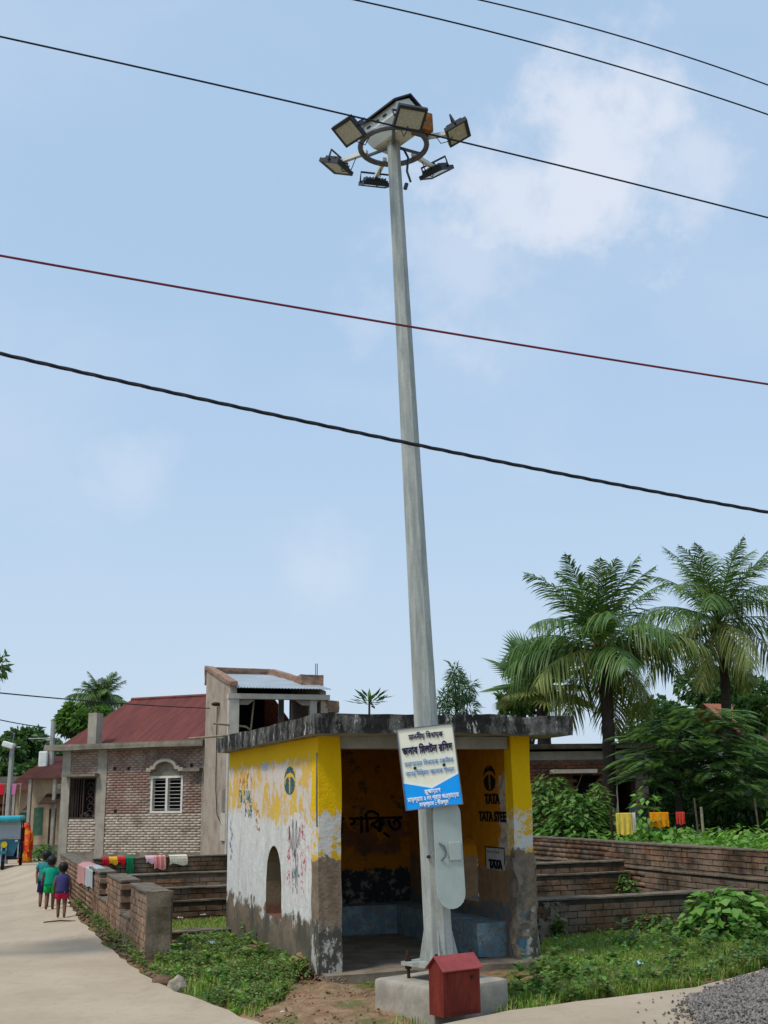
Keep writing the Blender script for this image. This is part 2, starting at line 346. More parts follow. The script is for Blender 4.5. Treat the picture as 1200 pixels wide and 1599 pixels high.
# --- the shelter's flaking paint. Object coordinates: x along the front, y into the depth, z up
WHITE, PINK = sc(222, 217, 206), sc(208, 194, 182)
YEL, YEL2 = sc(222, 178, 10), sc(214, 168, 40)
PLAS, PLAS2, GRIME = sc(140, 122, 102), sc(112, 96, 78), sc(84, 80, 70)
def m_side():
    t = T('flaking_paint_side', .88, .15); x, y, z = t.xyz()
    n = t.noise(2.2, 6, .68); n2 = t.noise(7, 6, .7); n3 = t.noise(26, 4, .65); drip = t.noise(9, 5, .7, stretch=(1, 1, .16)); nz_ = t.noise(3.6, 7, .74, stretch=(1, 1, .72), off=(3, 1, 7))
    wash = t.mix(t.step(n2, .3, .7), sc(198, 198, 194), WHITE); wash = t.mix(t.step(n3, .55, .7, 0, .6), wash, sc(158, 155, 146)); wash = t.mix(t.step(t.noise(3.4, 6, .72, stretch=(1, 1, .35), off=(8, 3, 1)), .5, .68, 0, .55), wash, sc(168, 162, 150))
    k = wash
    # middle: flakes of yellow left on pinkish lime
    mid = t.mix(t.step(n2, .4, .65), PINK, sc(200, 192, 182))
    blot = t.step(t.mth('ADD', t.mth('MULTIPLY', nz_, .75), t.mth('MULTIPLY', n2, .25)), .49, .51)
    mid = t.mix(blot, mid, t.mix(t.step(n, .4, .6), sc(214, 176, 66), sc(208, 168, 96)))
    zn = t.mth('ADD', z, t.mth('MULTIPLY', t.mth('SUBTRACT', n2, .5), .6))
    zlow = t.mth('ADD', zn, t.step(y, 2.2, 3.2, 0, -.12))
    k = t.mix(t.step(zlow, 1.44, 1.56), k, mid)
    zd = t.mth('ADD', z, t.mth('MULTIPLY', t.mth('SUBTRACT', drip, .5), .42))
    k = t.mix(t.step(zd, 2.145, 2.165), k, YEL)
    # lower: scraped whitewash and damp plaster
    zz = t.mth('ADD', z, t.mth('MULTIPLY', t.mth('SUBTRACT', t.noise(4.2, 8, .66, stretch=(1, 1, 1.1), off=(2, 6, 1)), .5), .8))
    plas = t.mix(t.step(n2, .3, .7), PLAS2, PLAS)
    k = t.mix(t.step(zz, .52, .43, 0, 1), k, t.mix(t.step(n, .4, .62), plas, GRIME))
    k = t.mix(t.step(t.mth('ADD', z, t.mth('MULTIPLY', n, .4)), .6, .25, 0, .55), k, sc(96, 90, 76))
    # red and pink daubs round the drawing, dark specks in the lower wash
    rv = t.mth('MULTIPLY', t.mth('MULTIPLY', t.step(t.noise(9, 5, .75, stretch=(1, 1.4, .6), off=(2, 2, 2)), .545, .6), t.step(y, 1.35, 1.2)), t.mth('MULTIPLY', t.step(z, 1.5, 1.4), t.step(z, .72, .85)))
    k = t.mix(t.mth('MULTIPLY', rv, .62), k, sc(206, 96, 104))
    sp_ = t.mth('MULTIPLY', t.step(t.noise(16, 5, .75, stretch=(1, 1, .7), off=(5, 1, 0)), .64, .68), t.mth('MULTIPLY', t.step(z, 1.35, 1.2), t.step(z, .7, .9)))
    k = t.mix(t.mth('MULTIPLY', sp_, .75), k, sc(92, 90, 92))
    nx = t.mth('ABSOLUTE', t.xyz(t.tc.outputs['Normal'])[0]); k = t.mix(t.step(nx, .6, .4), k, t.mix(t.step(t.mth('ADD', z, t.mth('MULTIPLY', n, .3)), .72, .66), sc(122, 104, 80), sc(116, 80, 64)))
    t.col(k); t.bump(t.mth('ADD', t.mth('MULTIPLY', blot, .35), t.mth('ADD', n2, t.mth('MULTIPLY', n3, .4))), .45, .015); return t.m
def m_pilaster(name, ytop, off, blue=False):
    t = T(name, .88, .15); x, y, z = t.xyz(); n = t.noise(5, 6, .7, off=(off, 0, off)); n3 = t.noise(28, 4, .65); drip = t.noise(10, 5, .7, stretch=(1, 1, .3), off=(off, off, 0))
    zn = t.mth('ADD', z, t.mth('MULTIPLY', t.mth('SUBTRACT', drip, .5), .5)); zm = t.mth('ADD', z, t.mth('MULTIPLY', t.mth('SUBTRACT', n, .5), .5))
    k = t.mix(t.step(n, .35, .65), PLAS2, PLAS); k = t.mix(t.step(n3, .5, .75, 0, .5), k, sc(96, 82, 66))
    low = t.mix(t.step(t.noise(8, 6, .75, stretch=(1, 1, .5)), .5, .56), sc(82, 78, 70), sc(176, 172, 162))
    k = t.mix(t.step(zm, .56, .44), k, low)
    wh = t.mix(t.step(n, .48, .54), sc(202, 198, 188), YEL2)
    wh = t.mix(t.step(t.noise(13, 6, .75), .52, .58, 0, .8), wh, sc(204, 200, 192))
    k = t.mix(t.step(zm, 1.13, 1.17), k, wh)
    if blue: k = t.mix(t.mth('MULTIPLY', t.step(zm, .62, .5), t.step(x, 2.33, 2.26)), k, sc(74, 112, 128))
    k = t.mix(t.step(zn, ytop, ytop + .03), k, YEL)
    t.col(k); t.bump(t.mth('ADD', n, t.mth('MULTIPLY', n3, .7)), .7, .018); return t.m
def m_inside():
    t = T('ochre_interior', .88, .15); x, y, z = t.xyz(); n = t.noise(2.6, 6, .68); n2 = t.noise(8, 6, .7)
    och = t.mix(t.step(n2, .3, .7), sc(152, 92, 12), sc(168, 106, 14))
    k = t.mix(t.step(t.mth('ADD', n, t.mth('MULTIPLY', n2, .3)), .70, .74), och, sc(92, 72, 62))
    zn = t.mth('ADD', z, t.mth('MULTIPLY', t.mth('SUBTRACT', n2, .5), .25))
    brk = t.mth('MULTIPLY', t.step(n, .42, .5), t.mth('MULTIPLY', t.step(zn, 1.48, 1.4), t.step(zn, .95, 1.05)))
    k = t.mix(t.mth('MULTIPLY', brk, .8), k, sc(98, 66, 50))
    dado = t.mix(t.step(n2, .52, .58), sc(46, 46, 46), sc(120, 112, 100)); dado = t.mix(t.step(n, .5, .7), dado, sc(40, 42, 44))
    k = t.mix(t.step(zn, .84, .80), k, dado)
    t.col(k); t.bump(t.mth('ADD', n, n2), .5, .015); return t.m
def m_inside_right():
    t = T('ochre_right_wall', .88, .15); x, y, z = t.xyz(); n = t.noise(3.4, 6, .68); n2 = t.noise(9, 6, .7)
    k = t.mix(t.step(n2, .3, .7), sc(164, 102, 12), sc(182, 118, 14))
    yn = t.mth('ADD', y, t.mth('MULTIPLY', t.mth('SUBTRACT', n, .5), .7)); zn = t.mth('ADD', z, t.mth('MULTIPLY', t.mth('SUBTRACT', n, .5), .55))
    plas = t.mix(t.step(n2, .3, .7), sc(122, 96, 70), sc(146, 116, 84))
    k = t.mix(t.mth('MULTIPLY', t.step(yn, .42, .36), t.step(zn, 2.02, 1.96)), k, t.mix(t.step(n2, .45, .6), sc(186, 172, 152), sc(150, 132, 112)))
    k = t.mix(t.step(zn, 1.02, .96), k, plas)
    k = t.mix(t.mth('MULTIPLY', t.step(zn, .6, .52), t.step(n2, .35, .6)), k, sc(78, 98, 106))
    t.col(k); t.bump(t.mth('ADD', n, n2), .6, .015); return t.m
def m_blue():
    t = T('faded_blue_paint', .85, .2); n = t.noise(4, 6, .7); n2 = t.noise(17, 5, .7)
    k = t.mix(t.step(n, .35, .65), sc(92, 120, 132), sc(134, 152, 156)); k = t.mix(t.step(n2, .48, .6), k, sc(122, 114, 100)); t.col(k); t.bump(n2, .4, .01); return t.m
def m_slab():
    t = T('algae_black_concrete', .95, .1); x, y, z = t.xyz(); n = t.noise(2.4, 6, .7); d = t.noise(6, 7, .78, stretch=(1, 1, .3)); f = t.noise(22, 5, .7)
    k = t.mix(t.step(f, .3, .7), sc(84, 83, 79), sc(128, 125, 118)); k = t.mix(t.step(d, .42, .55), k, sc(46, 45, 43)); k = t.mix(t.step(n, .5, .66, 0, .8), k, sc(40, 40, 39))
    k = t.mix(t.step(t.noise(6, 6, .75, stretch=(1, 1, .35), off=(4, 4, 0)), .575, .63), k, sc(190, 188, 182))
    up = t.xyz(t.nd('ShaderNodeNewGeometry').outputs['Normal'])[2]
    k = t.mix(t.step(up, -.6, -.8), k, t.mix(t.step(n, .35, .65), sc(128, 124, 114), sc(150, 145, 134)))
    t.col(k); t.bump(t.mth('ADD', f, t.noise(60, 3)), .6, .015); return t.m
def decal(name, c, thr=.42, scale=14, rough=.85):
    t = T(name, rough, .15); n = t.noise(scale, 6, .75); t.col(t.mix(t.step(t.noise(6, 4), .3, .7), c, tuple(x*.8 for x in c))); t.alpha(t.step(n, thr, thr + .04)); return t.m

# ================================================================== ground
def build_ground():
    xs = np.concatenate([[-700, -250, -110, -60, -36], np.arange(-26, 16.01, .3), [24, 40, 70, 130, 260, 700]])
    ys = np.concatenate([[-60, -15, -3], np.arange(3, 50.01, .3), [60, 80, 120, 200, 400, 900]])
    X, Y = np.meshgrid(xs, ys); n = len(xs)
    from mathutils import noise
    Z = np.array([[TZ(x, y) + (noise.noise(Vector((x*1.1, y*1.1, 0)))*.03 + noise.noise(Vector((x*3.3, y*3.3, 5)))*.012 if -26 < x < 16 and 3 < y < 50 else 0) - .02 for x in xs] for y in ys])
    v = np.stack([X, Y, Z], -1).reshape(-1, 3)
    i, j = np.meshgrid(np.arange(n-1), np.arange(len(ys)-1)); a = (j*n+i).ravel()
    f = np.stack([a, a+1, a+n+1, a+n], 1)
    o = mobj('ground', arr_mesh('ground', v, f), MT['ground'], None, True); tag(o, kind='structure')
build_ground()
def ribbon(name, right, left, mat, n=9, lift=.03, thick=.12):
    """a road sheet between two edge lines, following the ground, with a real edge"""
    bm = bmesh.new(); rows = []
    for k, (a, b) in enumerate(zip(right, left)):
        row = []
        for i in range(n):
            p = a.lerp(b, i/(n-1)); row.append(bm.verts.new((p.x, p.y, TZ(p.x, p.y) + lift)))
        rows.append(row)
    for r in range(len(rows)-1):
        for i in range(n-1): bm.faces.new((rows[r][i], rows[r+1][i], rows[r+1][i+1], rows[r][i+1]))
    ed = [e for e in bm.edges if e.is_boundary]
    r = bmesh.ops.extrude_edge_only(bm, edges=ed)
    for v in [g for g in r['geom'] if isinstance(g, bmesh.types.BMVert)]: v.co.z -= thick
    bmesh.ops.recalc_face_normals(bm, faces=bm.faces[:])
    me = bpy.data.meshes.new(name); bm.to_mesh(me); bm.free(); o = mobj(name, me, mat); tag(o, kind='structure'); return o
edge_px = [(600, 1660), (480, 1630), (380, 1594), (333, 1575), (277, 1553), (240, 1535), (200, 1509), (161, 1477), (130, 1444), (112, 1421), (103, 1398), (93, 1378), (82, 1360), (71, 1346), (60, 1336), (52, 1329), (47, 1323)]
er = [GT(*p) for p in edge_px]
# densify and roughen the edge
def dens(pts, step=.25, rough=.03):
    o = []
    for a, b in zip(pts[:-1], pts[1:]):
        k = max(1, int((b-a).length/step))
        for i in range(k):
            p = a.lerp(b, i/k); o.append(p + Vector((random.uniform(-rough, rough), random.uniform(-rough, rough), 0)))
    return o + [pts[-1]]
er = dens(er); el = [p - U * (5.2 if p.y < 30 else 4.2) - V * .2 for p in er]
ribbon('lane', er, el, MT['lane'], 12)
edge2 = [Vector((-9, 8.0, 0)), Vector((-4, 8.6, 0)), Vector((-1.9, 8.9, 0)), Vector((-.5, 8.95, 0)), Vector((.3, 9.0, 0)), G(720, 1592, .09), G(800, 1577, .09), G(900, 1564, .09), G(1000, 1552, .09), G(1085, 1541, .09), G(1200, 1512, .09), G(1330, 1480, .09), G(1500, 1445, .09)]
e2 = dens(edge2, .25, .02)
ribbon('road', e2, [Vector((p.x*1.1, 3.2 - p.x*.1, 0)) for p in e2], MT['lane'], 12, .09, .2)

# ================================================================== brick walls
BR = (.235, .068); JT = .012
def brick_meshes(thick, mat):
    ms = []
    for k in range(5):
        bm = bmesh.new(); bmesh.ops.create_cube(bm, size=1, matrix=Matrix.Diagonal((BR[0], thick, BR[1], 1)))
        for v in bm.verts: v.co += Vector((random.uniform(-.004, .004), random.uniform(-.005, .005), random.uniform(-.003, .003)))
        me = bpy.data.meshes.new('brick'); bm.to_mesh(me); bm.free(); me.materials.append(mat); ms.append(me)
    return ms
_bm_cache = {}
def bricks(parent, x0, x1, z0, z1, y, thick, mat, key, maxn=300, near=None, skip=None, half=0.0):
    """courses along local x; nearest ones as parts, the rest joined. near(x,z)->distance used to rank"""
    if key not in _bm_cache: _bm_cache[key] = brick_meshes(thick, mat)
    ms = _bm_cache[key]; cells = []; c = 0; z = z0 + BR[1]/2 + JT*.5
    while z + BR[1]*.45 <= z1 + .002:
        x = x0 + BR[0]/2 - (BR[0]/2 if (c + int(half)) % 2 else 0)
        while x - BR[0]/2 < x1 - .03:
            a, b = max(x0, x - BR[0]/2), min(x1, x + BR[0]/2)
            if b - a > .05 and not (skip and skip((a+b)/2, z)): cells.append(((a+b)/2, z, (b-a)/BR[0]))
            x += BR[0] + JT
        z += BR[1] + JT; c += 1
    if near: cells.sort(key=lambda q: near(q[0], q[1]))
    for (x, z, s) in cells[:maxn]:
        o = bpy.data.objects.new('brick', random.choice(ms)); o.location = (x, y + random.uniform(-.004, .004), z); o.scale = (s * random.uniform(.985, 1.0), 1, random.uniform(.95, 1))
        o.rotation_euler = (0, random.uniform(-.006, .006), random.uniform(-.008, .008)); link(o, parent)
    if len(cells) > maxn:
        vs = []; base = np.array([[sx, sy, sz] for sx in (-.5, .5) for sy in (-.5, .5) for sz in (-.5, .5)])
        fq = np.array([[0, 1, 3, 2], [4, 6, 7, 5], [0, 4, 5, 1], [2, 3, 7, 6], [0, 2, 6, 4], [1, 5, 7, 3]]); fs = []
        for k, (x, z, s) in enumerate(cells[maxn:]):
            b = base * np.array([BR[0]*s, thick, BR[1]]) + np.array([x, y + random.uniform(-.004, .004), z]) + rng.uniform(-.003, .003, (8, 3)); vs.append(b); fs.append(fq + k*8)
        o = mobj('brick_courses', arr_mesh('brick_courses', np.concatenate(vs), np.concatenate(fs)), mat, parent); tag(o, kind='stuff')
def wall_u(name, label, u0, u1, v, z0, z1, thick, mat, mort, capm, ledge=None, cap=.02, maxn=300):
    """wall along the grid's u direction, its front face at v; ledge = (height, extra) a thicker footing"""
    e = grid_empty(name, u0, v, label, 'wall')
    ln = u1 - u0
    B().bb(.006, ln-.006, .012, thick-.012, z0, z1).build('mortar_core', mort, e)
    bricks(e, 0, ln, max(z0, -.2), z1, thick/2, thick, mat, (mat.name, round(thick, 3)), maxn, near=lambda x, z: abs(x - ln/2) - z)
    if cap: B().bb(-.01, ln+.01, -.012, thick+.012, z1, z1+cap).jitter(9, .011, u0+v).build('coping', capm, e)
    if ledge:
        h, ex = ledge
        B().bb(.006, ln-.006, -ex+.012, .01, z0, h-.01).build('footing_core', mort, e)
        bricks(e, 0, ln, max(z0, -.2), h, -ex/2, ex, mat, (mat.name, 'l', round(ex, 3)), maxn//2, near=lambda x, z: abs(x - ln/2) - z)
        B().bb(-.01, ln+.01, -ex-.01, .012, h, h+.022).jitter(9, .01, u0).build('footing_top', capm, e)
    return e
def wall_v(name, label, u, v0, v1, z0, z1, thick, mat, mort, capm, ledge=None, cap=.02, maxn=300):
    """wall along the grid's v direction, its left face at u (local x runs along v)"""
    e = empty(name, L(u, v0), ANG + math.pi/2, label, 'wall'); ln = v1 - v0
    B().bb(.006, ln-.006, -thick+.012, -.012, z0, z1).build('mortar_core', mort, e)
    bricks(e, 0, ln, max(z0, -.2), z1, -thick/2, thick, mat, (mat.name, round(thick, 3)), maxn, near=lambda x, z: x)
    if cap: B().bb(-.01, ln+.01, -thick-.012, .012, z1, z1+cap).jitter(11, .011, u).build('coping', capm, e)
    if ledge:
        h, ex = ledge
        B().bb(.006, ln-.006, -.01, ex-.012, z0, h-.01).build('footing_core', mort, e)
        bricks(e, 0, ln, max(z0, -.2), h, ex/2, ex, mat, (mat.name, 'l', round(ex, 3)), maxn//2, near=lambda x, z: x)
        B().bb(-.01, ln+.01, -.012, ex+.01, h, h+.022).jitter(11, .01, u).build('footing_top', capm, e)
    return e

# ================================================================== bus shelter
SW, SD, SH = 2.42, 4.42, 2.37
def arch_panel(v0, v1, z0, z1, a0, a1, az0, azs, u0, u1):
    """wall slab between u0 and u1 over v0..v1, z0..z1 with an arched opening"""
    b = bmesh.new(); n = 14; cols = [v0, a0 - .0]
    am, ar = (a0+a1)/2, (a1-a0)/2
    def at(v): return azs + math.sqrt(max(0, ar*ar - (v-am)**2)) * 1.15
    vs = [a0 + (a1-a0)*i/n for i in range(n+1)]
    def f(*p): b.faces.new([b.verts.new(q) for q in p])
    for u in (u0, u1):
        f((u, v0, z0), (u, a0, z0), (u, a0, z1), (u, v0, z1)); f((u, a1, z0), (u, v1, z0), (u, v1, z1), (u, a1, z1))
        f((u, a0, z0), (u, a1, z0), (u, a1, az0), (u, a0, az0))
        for p, q in zip(vs[:-1], vs[1:]): f((u, p, at(p)), (u, q, at(q)), (u, q, z1), (u, p, z1))
    f((u0, v0, z0), (u1, v0, z0), (u1, v0, z1), (u0, v0, z1)); f((u0, v1, z0), (u1, v1, z0), (u1, v1, z1), (u0, v1, z1))
    f((u0, v0, z1), (u1, v0, z1), (u1, v1, z1), (u0, v1, z1))
    f((u0, a0, az0), (u1, a0, az0), (u1, a1, az0), (u0, a1, az0)); f((u0, a0, az0), (u1, a0, az0), (u1, a0, azs), (u0, a0, azs)); f((u0, a1, az0), (u1, a1, az0), (u1, a1, azs), (u0, a1, azs))
    for p, q in zip(vs[:-1], vs[1:]): f((u0, p, at(p)), (u1, p, at(p)), (u1, q, at(q)), (u0, q, at(q)))
    bmesh.ops.remove_doubles(b, verts=b.verts[:], dist=1e-4)
    o = B(); o.bm.free(); o.bm = b; return o
sh = grid_empty('bus_shelter', 0, 0, 'small concrete bus shelter with flaking yellow and white paint and black-streaked flat roof', 'bus shelter')
m_s, m_in, m_ir = m_side(), m_inside(), m_inside_right()
PW = .245
lw = arch_panel(PW, SD, 0, SH, 1.50, 2.22, .42, .79, 0, .2).build('side_wall', m_s, sh)
lw['label'] = 'whitewashed side wall with yellow flakes and an arched opening'
rw = arch_panel(.15, SD, 0, SH, 1.0, 1.46, .55, 1.02, SW-.2, SW).build('side_wall', m_ir, sh)
B().bb(.2, SW-.2, 3.2, 3.4, 0, SH).build('back_wall', m_in, sh)
B().bb(.2, SW-.2, SD-.2, SD, 0, SH).build('rear_wall', m_s, sh)
B().bb(.2, .212, PW, 3.2, .0, SH).build('inner_lining', m_in, sh) if False else None
pl_ = B().bb(-.012, .235, -.01, PW, 0, SH-.002).jitter(9, .012, 2).build('pilaster', m_pilaster('flaking_paint_pilaster', 1.58, 0), sh)
pr_ = B().bb(SW-.215, SW+.012, -.01, .16, 0, SH-.002).jitter(9, .014, 5).build('pilaster', m_pilaster('eroded_plaster_pilaster', 1.55, 4.3, True), sh)
# the crumbled lower half of the right pilaster bulges out
B().bb(SW-.225, SW+.035, -.03, .17, 0, 1.1).jitter(15, .045, 8).build('broken_plaster', simple('crumbling_mortar', sc(122, 110, 96), .4, 9, bump=1.0), sh)
B().bb(.236, SW-.236, .02, .22, 2.24, SH-.002).jitter(3, .006, 1).build('lintel_beam', MT['concrete_beam'], sh)
B().bb(-.17, 2.74, -.47, SD+.05, SH, SH+.2).jitter(14, .022, 3).build('roof_slab', m_slab(), sh)
B().bb(.02, SW-.02, -.22, 3.2, -.12, .05).jitter(5, .015, 4).build('floor_slab', simple('worn_cement_floor', sc(128, 114, 98), .4, 4, bump=.5), sh)
blue = m_blue()
B().bb(.2, SW-.2, 2.78, 3.2, .045, .4).jitter(5, .01, 6).build('bench', blue, sh)
B().bb(SW-.55, SW-.2, .3, 2.78, .045, .4).jitter(5, .014, 7).build('bench', blue, sh)
B().tube([(-.018, .02, 2.2), (-.02, .03, 1.7), (-.018, .025, 1.45)], .009, 6).build('drain_pipe', MT['mid_metal'], sh)

def flat_poly(pts, nrm, name, mat, parent, th=.001, lift=0.0):
    return B().quad(*[Vector(p) + Vector(nrm)*(.0015 + lift*.5) for p in pts]).build(name, mat, parent)
def text_mesh(name, body, size, mat, parent, origin, xdir, ydir, align='CENTER', bold=.0, th=.003, squash=1.0):
    """lettering laid flat on a surface: xdir along the line, ydir up"""
    cu = bpy.data.curves.new(name, 'FONT'); cu.body = body; cu.size = size; cu.align_x = align; cu.align_y = 'CENTER'; cu.extrude = th; cu.fill_mode = 'BOTH'
    if bold: cu.offset = 0; cu.bevel_depth = bold; cu.bevel_resolution = 0
    tmp = bpy.data.objects.new('tmp', cu); COL.objects.link(tmp)
    dg = bpy.context.evaluated_depsgraph_get(); me = bpy.data.meshes.new_from_object(tmp.evaluated_get(dg)); bpy.data.objects.remove(tmp); bpy.data.curves.remove(cu)
    x = Vector(xdir).normalized(); y = Vector(ydir).normalized(); z = x.cross(y)
    mt = Matrix((x * squash, y, z)).transposed().to_4x4(); mt.translation = Vector(origin) + z * .004; me.transform(mt)
    me.materials.clear(); return mobj(name, me, mat, parent)
def ell(cu, cv, a, b, n=20, t0=0, t1=2*math.pi): return [(cu + a*math.cos(t0+(t1-t0)*i/n), cv + b*math.sin(t0+(t1-t0)*i/n)) for i in range(n + (0 if t1-t0 > 6.28 else 1))]
ink = decal('faded_black_lettering', sc(28, 26, 26), .37, 9); teal2 = decal('teal_emblem_paint', sc(58, 98, 104), .41, 9); ink_in = decal('dark_painted_lettering', sc(22, 24, 34), .36, 12)
teal = decal('worn_teal_paint', sc(70, 112, 114), .5, 9); org = decal('worn_orange_paint', sc(190, 122, 44), .53, 9)
# painted sign on the outside of the side wall (faces -x: line runs along -y)
LX, LY, LN = (0, -1, 0), (0, 0, 1), (-1, 0, 0)
def wallmark(parent, name, mat, cy, cz, a, b, u, nrm):
    # an upright oval emblem: disc split by a broad arch and a stem
    def P(lst): return [(u, cy + p[0]*(-nrm[0])*-1 if False else cy + p[0], cz + p[1]) for p in lst]
    parts = []
    low = ell(0, -.12*b, .96*a, .86*b, 22, math.pi*.02, math.pi*.98)      # arch under the band
    o = flat_poly(P(ell(0, -.02*b, .98*a, .62*b, 26, math.pi*1.0, math.pi*2.0) + [(.98*a, .1*b), (.5*a, .36*b), (.12*a, .42*b), (.10*a, -.55*b), (-.10*a, -.55*b), (-.12*a, .42*b), (-.5*a, .36*b), (-.98*a, .1*b)][::1]), nrm, name, mat, parent)
    up_ = [(-.99*a, .26*b)] + [(a*math.cos(math.pi - math.pi*i/16), .28*b + .72*b*math.sin(math.pi*i/16)) for i in range(1, 16)] + [(.99*a, .26*b), (.6*a, .56*b), (0, .66*b), (-.6*a, .56*b)]
    o2 = flat_poly(P(up_), nrm, name, mat, parent)
    return o, o2
wallmark(sh, 'painted_emblem', teal2, 1.17, 1.90, .23, .19, 0, LN)
white_paint = decal('thick_white_paint', sc(222, 215, 208), .4, 6)
flat_poly([(0, .89 + p[0], p[1]) for p in [(-.38, .62), (.36, .62)] + [(.37*math.cos(math.pi*i/14), 1.42 + .17*math.sin(math.pi*i/14)) for i in range(15)]], LN, 'white_painted_patch', white_paint, sh)
# the outline drawing of a flower on a stem
def stroke(pts, wd, name, mat, parent, u=0, nrm=LN, lift=.009):
    b = B(); n = Vector(nrm); P = [Vector((u, p[0], p[1])) + n*lift for p in pts]
    for a, c in zip(P[:-1], P[1:]):
        d = (c-a).normalized(); s = d.cross(n)*wd/2; e = d*wd*.2; b.prism([a-s-e, a+s-e, c+s+e, c-s+e], n*.002)
    return b.build(name, mat, parent)
pen = decal('brush_line', sc(48, 50, 54), .36, 24)
for (yo, tip, base) in [(-.2, 1.44, 1.22), (-.07, 1.51, 1.14), (.06, 1.52, 1.12), (.2, 1.45, 1.2)]:
    y0 = .93
    stroke([(y0+yo*.55-.03, base), (y0+yo-.022, (tip+base)/2+.03), (y0+yo*1.12, tip), (y0+yo+.025, (tip+base)/2+.02), (y0+yo*.55+.03, base)], .008, 'flower_drawing', pen, sh)
stroke([(.90, 1.2), (.86, 1.0), (.87, .8)], .012, 'flower_drawing', pen, sh); stroke([(.80, 1.16), (.80, 1.0), (.76, .92), (.72, .95)], .008, 'flower_drawing', pen, sh)
stroke([(1.02, .96), (.98, .9), (.92, .92), (.90, 1.0)], .008, 'flower_drawing', pen, sh)
flat_poly([(0, .93 + p[0], p[1]) for p in [(-.12, .74), (.1, .72), (.14, .95), (.06, 1.16), (-.06, 1.14), (-.14, .9)]], LN, 'grey_green_daub', decal('grey_green_wash', sc(160, 170, 166), .5, 8), sh, lift=.002)
pinkd = decal('pink_scribble', sc(204, 96, 108), .53, 15)
for (y0, y1, z0, z1) in [(1.08, 1.26, 1.02, 1.46), (1.1, 1.27, .78, 1.0), (.52, .72, 1.3, 1.52), (.5, .72, .92, 1.24), (.54, .7, .7, .9)]: flat_poly([(0, y0, z0), (0, y1, z0+.03), (0, y1-.02, z1), (0, y0+.03, z1-.03)], LN, 'pink_scribble', pinkd, sh, lift=.0045)
# the torn advertisement painted further back
for (y0, y1, z0, z1, mm) in [(3.0, 3.75, 1.86, 2.08, org), (3.0, 3.8, 1.68, 1.86, teal), (3.2, 3.9, 1.55, 1.7, org), (2.95, 3.4, 1.5, 1.68, teal), (2.55, 2.9, 1.35, 1.62, org)]:
    flat_poly([(0, y0, z0), (0, y1, z0+.02), (0, y1-.05, z1), (0, y0+.04, z1-.02)], LN, 'torn_advert_paint', mm, sh)
flat_poly([(-.001, 2.2, 2.08), (-.001, 2.48, 2.08), (-.001, 2.48, 2.17), (-.001, 2.2, 2.17)], LN, 'paper_notice', simple('grey_paper', sc(170, 176, 178), .15, 12), sh)
stroke([(4.2, 1.5), (4.22, 1.36), (4.1, 1.28), (4.24, 1.16), (4.1, 1.05), (4.2, .95)], .03, 'blue_scribble', decal('blue_chalk', sc(86, 108, 180), .5, 22), sh)
# inside: back wall lettering and right wall emblem and names
text_mesh('painted_lettering', 'টাটা শিক্ত', .30, ink_in, sh, (1.45, 3.195, 1.38), (1, 0, 0), (0, 0, 1), bold=.007)
RX = (0, -1, 0); ru = SW - .2
wallmark(sh, 'painted_emblem', ink, .6, 1.90, .165, .175, ru, LN)
text_mesh('painted_lettering', 'TATA', .15, ink, sh, (ru, .54, 1.695), RX, LY, bold=.007)
text_mesh('painted_lettering', 'TATA STEEL', .15, ink, sh, (ru, .52, 1.50), RX, LY, bold=.006, squash=.98)
plq = flat_poly([(ru, .27, .93), (ru, .76, .93), (ru, .76, 1.17), (ru, .27, 1.17)], LN, 'painted_plaque', decal('chalk_white_paint', sc(176, 174, 166), .3, 9), sh)
text_mesh('painted_lettering', 'TATA', .13, ink, sh, (ru-.008, .5, .985), RX, LY, bold=.006)
for (a, b) in [((.27, 1.17), (.76, 1.17)), ((.76, .95), (.76, 1.17)), ((.27, 1.0), (.27, 1.17))]: stroke([a, b], .012, 'plaque_border', ink, sh, ru, LN, .008)
for i in range(6): flat_poly([(ru-.004, .7-.055*i+p[0], 1.12+p[1]) for p in ell(0, 0, .012, .014, 8)], LN, 'plaque_dot', ink, sh, lift=.003)

# ================================================================== light mast
BP = G(688, 1527, .27); BZ = .27
fb = empty('foundation_block', (BP.x, BP.y, 0), math.radians(38), 'pale cast concrete block under the light mast', 'foundation')
B().bb(-.4, .4, -.4, .4, -.15, BZ, bev=.035).jitter(3, .006, 1).build('block', MT['block'], fb, True)
mast = empty('light_mast', (BP.x, BP.y, BZ), 0, 'tall tapered galvanised mast carrying a ring of floodlights', 'light mast')
topw = AT(614, 214, BP.y); TOP = topw.z - BZ; lean = (topw.x - BP.x) / TOP
mast.rotation_euler = (0, math.atan(lean), 0)
PL = .11
B().box((0, 0, PL+.015), (.46, .46, .03), Euler((0, 0, math.radians(38))).to_matrix()).build('base_plate', MT['galv'], mast)
for k in range(4):
    a = math.radians(38 + 45 + 90*k); x, y = .265*math.cos(a), .265*math.sin(a)
    b = B().tube([(x, y, -.01), (x, y, PL+.11)], .014, 8).build('anchor_bolt', MT['rust'], mast)
    B().tube([(x, y, PL+.03), (x, y, PL+.062)], .027, 6).build('nut', MT['rust'], b)
    B().tube([(x, y, PL-.03), (x, y, PL)], .027, 6).build('nut', MT['rust'], b)
rb, rtp = .128, .067
B().tube([(0, 0, PL+.03), (0, 0, TOP*.33), (0, 0, TOP*.34), (0, 0, TOP-.02)], [rb, rb-(rb-rtp)*.33, rb-(rb-rtp)*.335-.002, rtp], 8, rot0=math.radians(22.5)).build('pole', MT['galv'], mast)
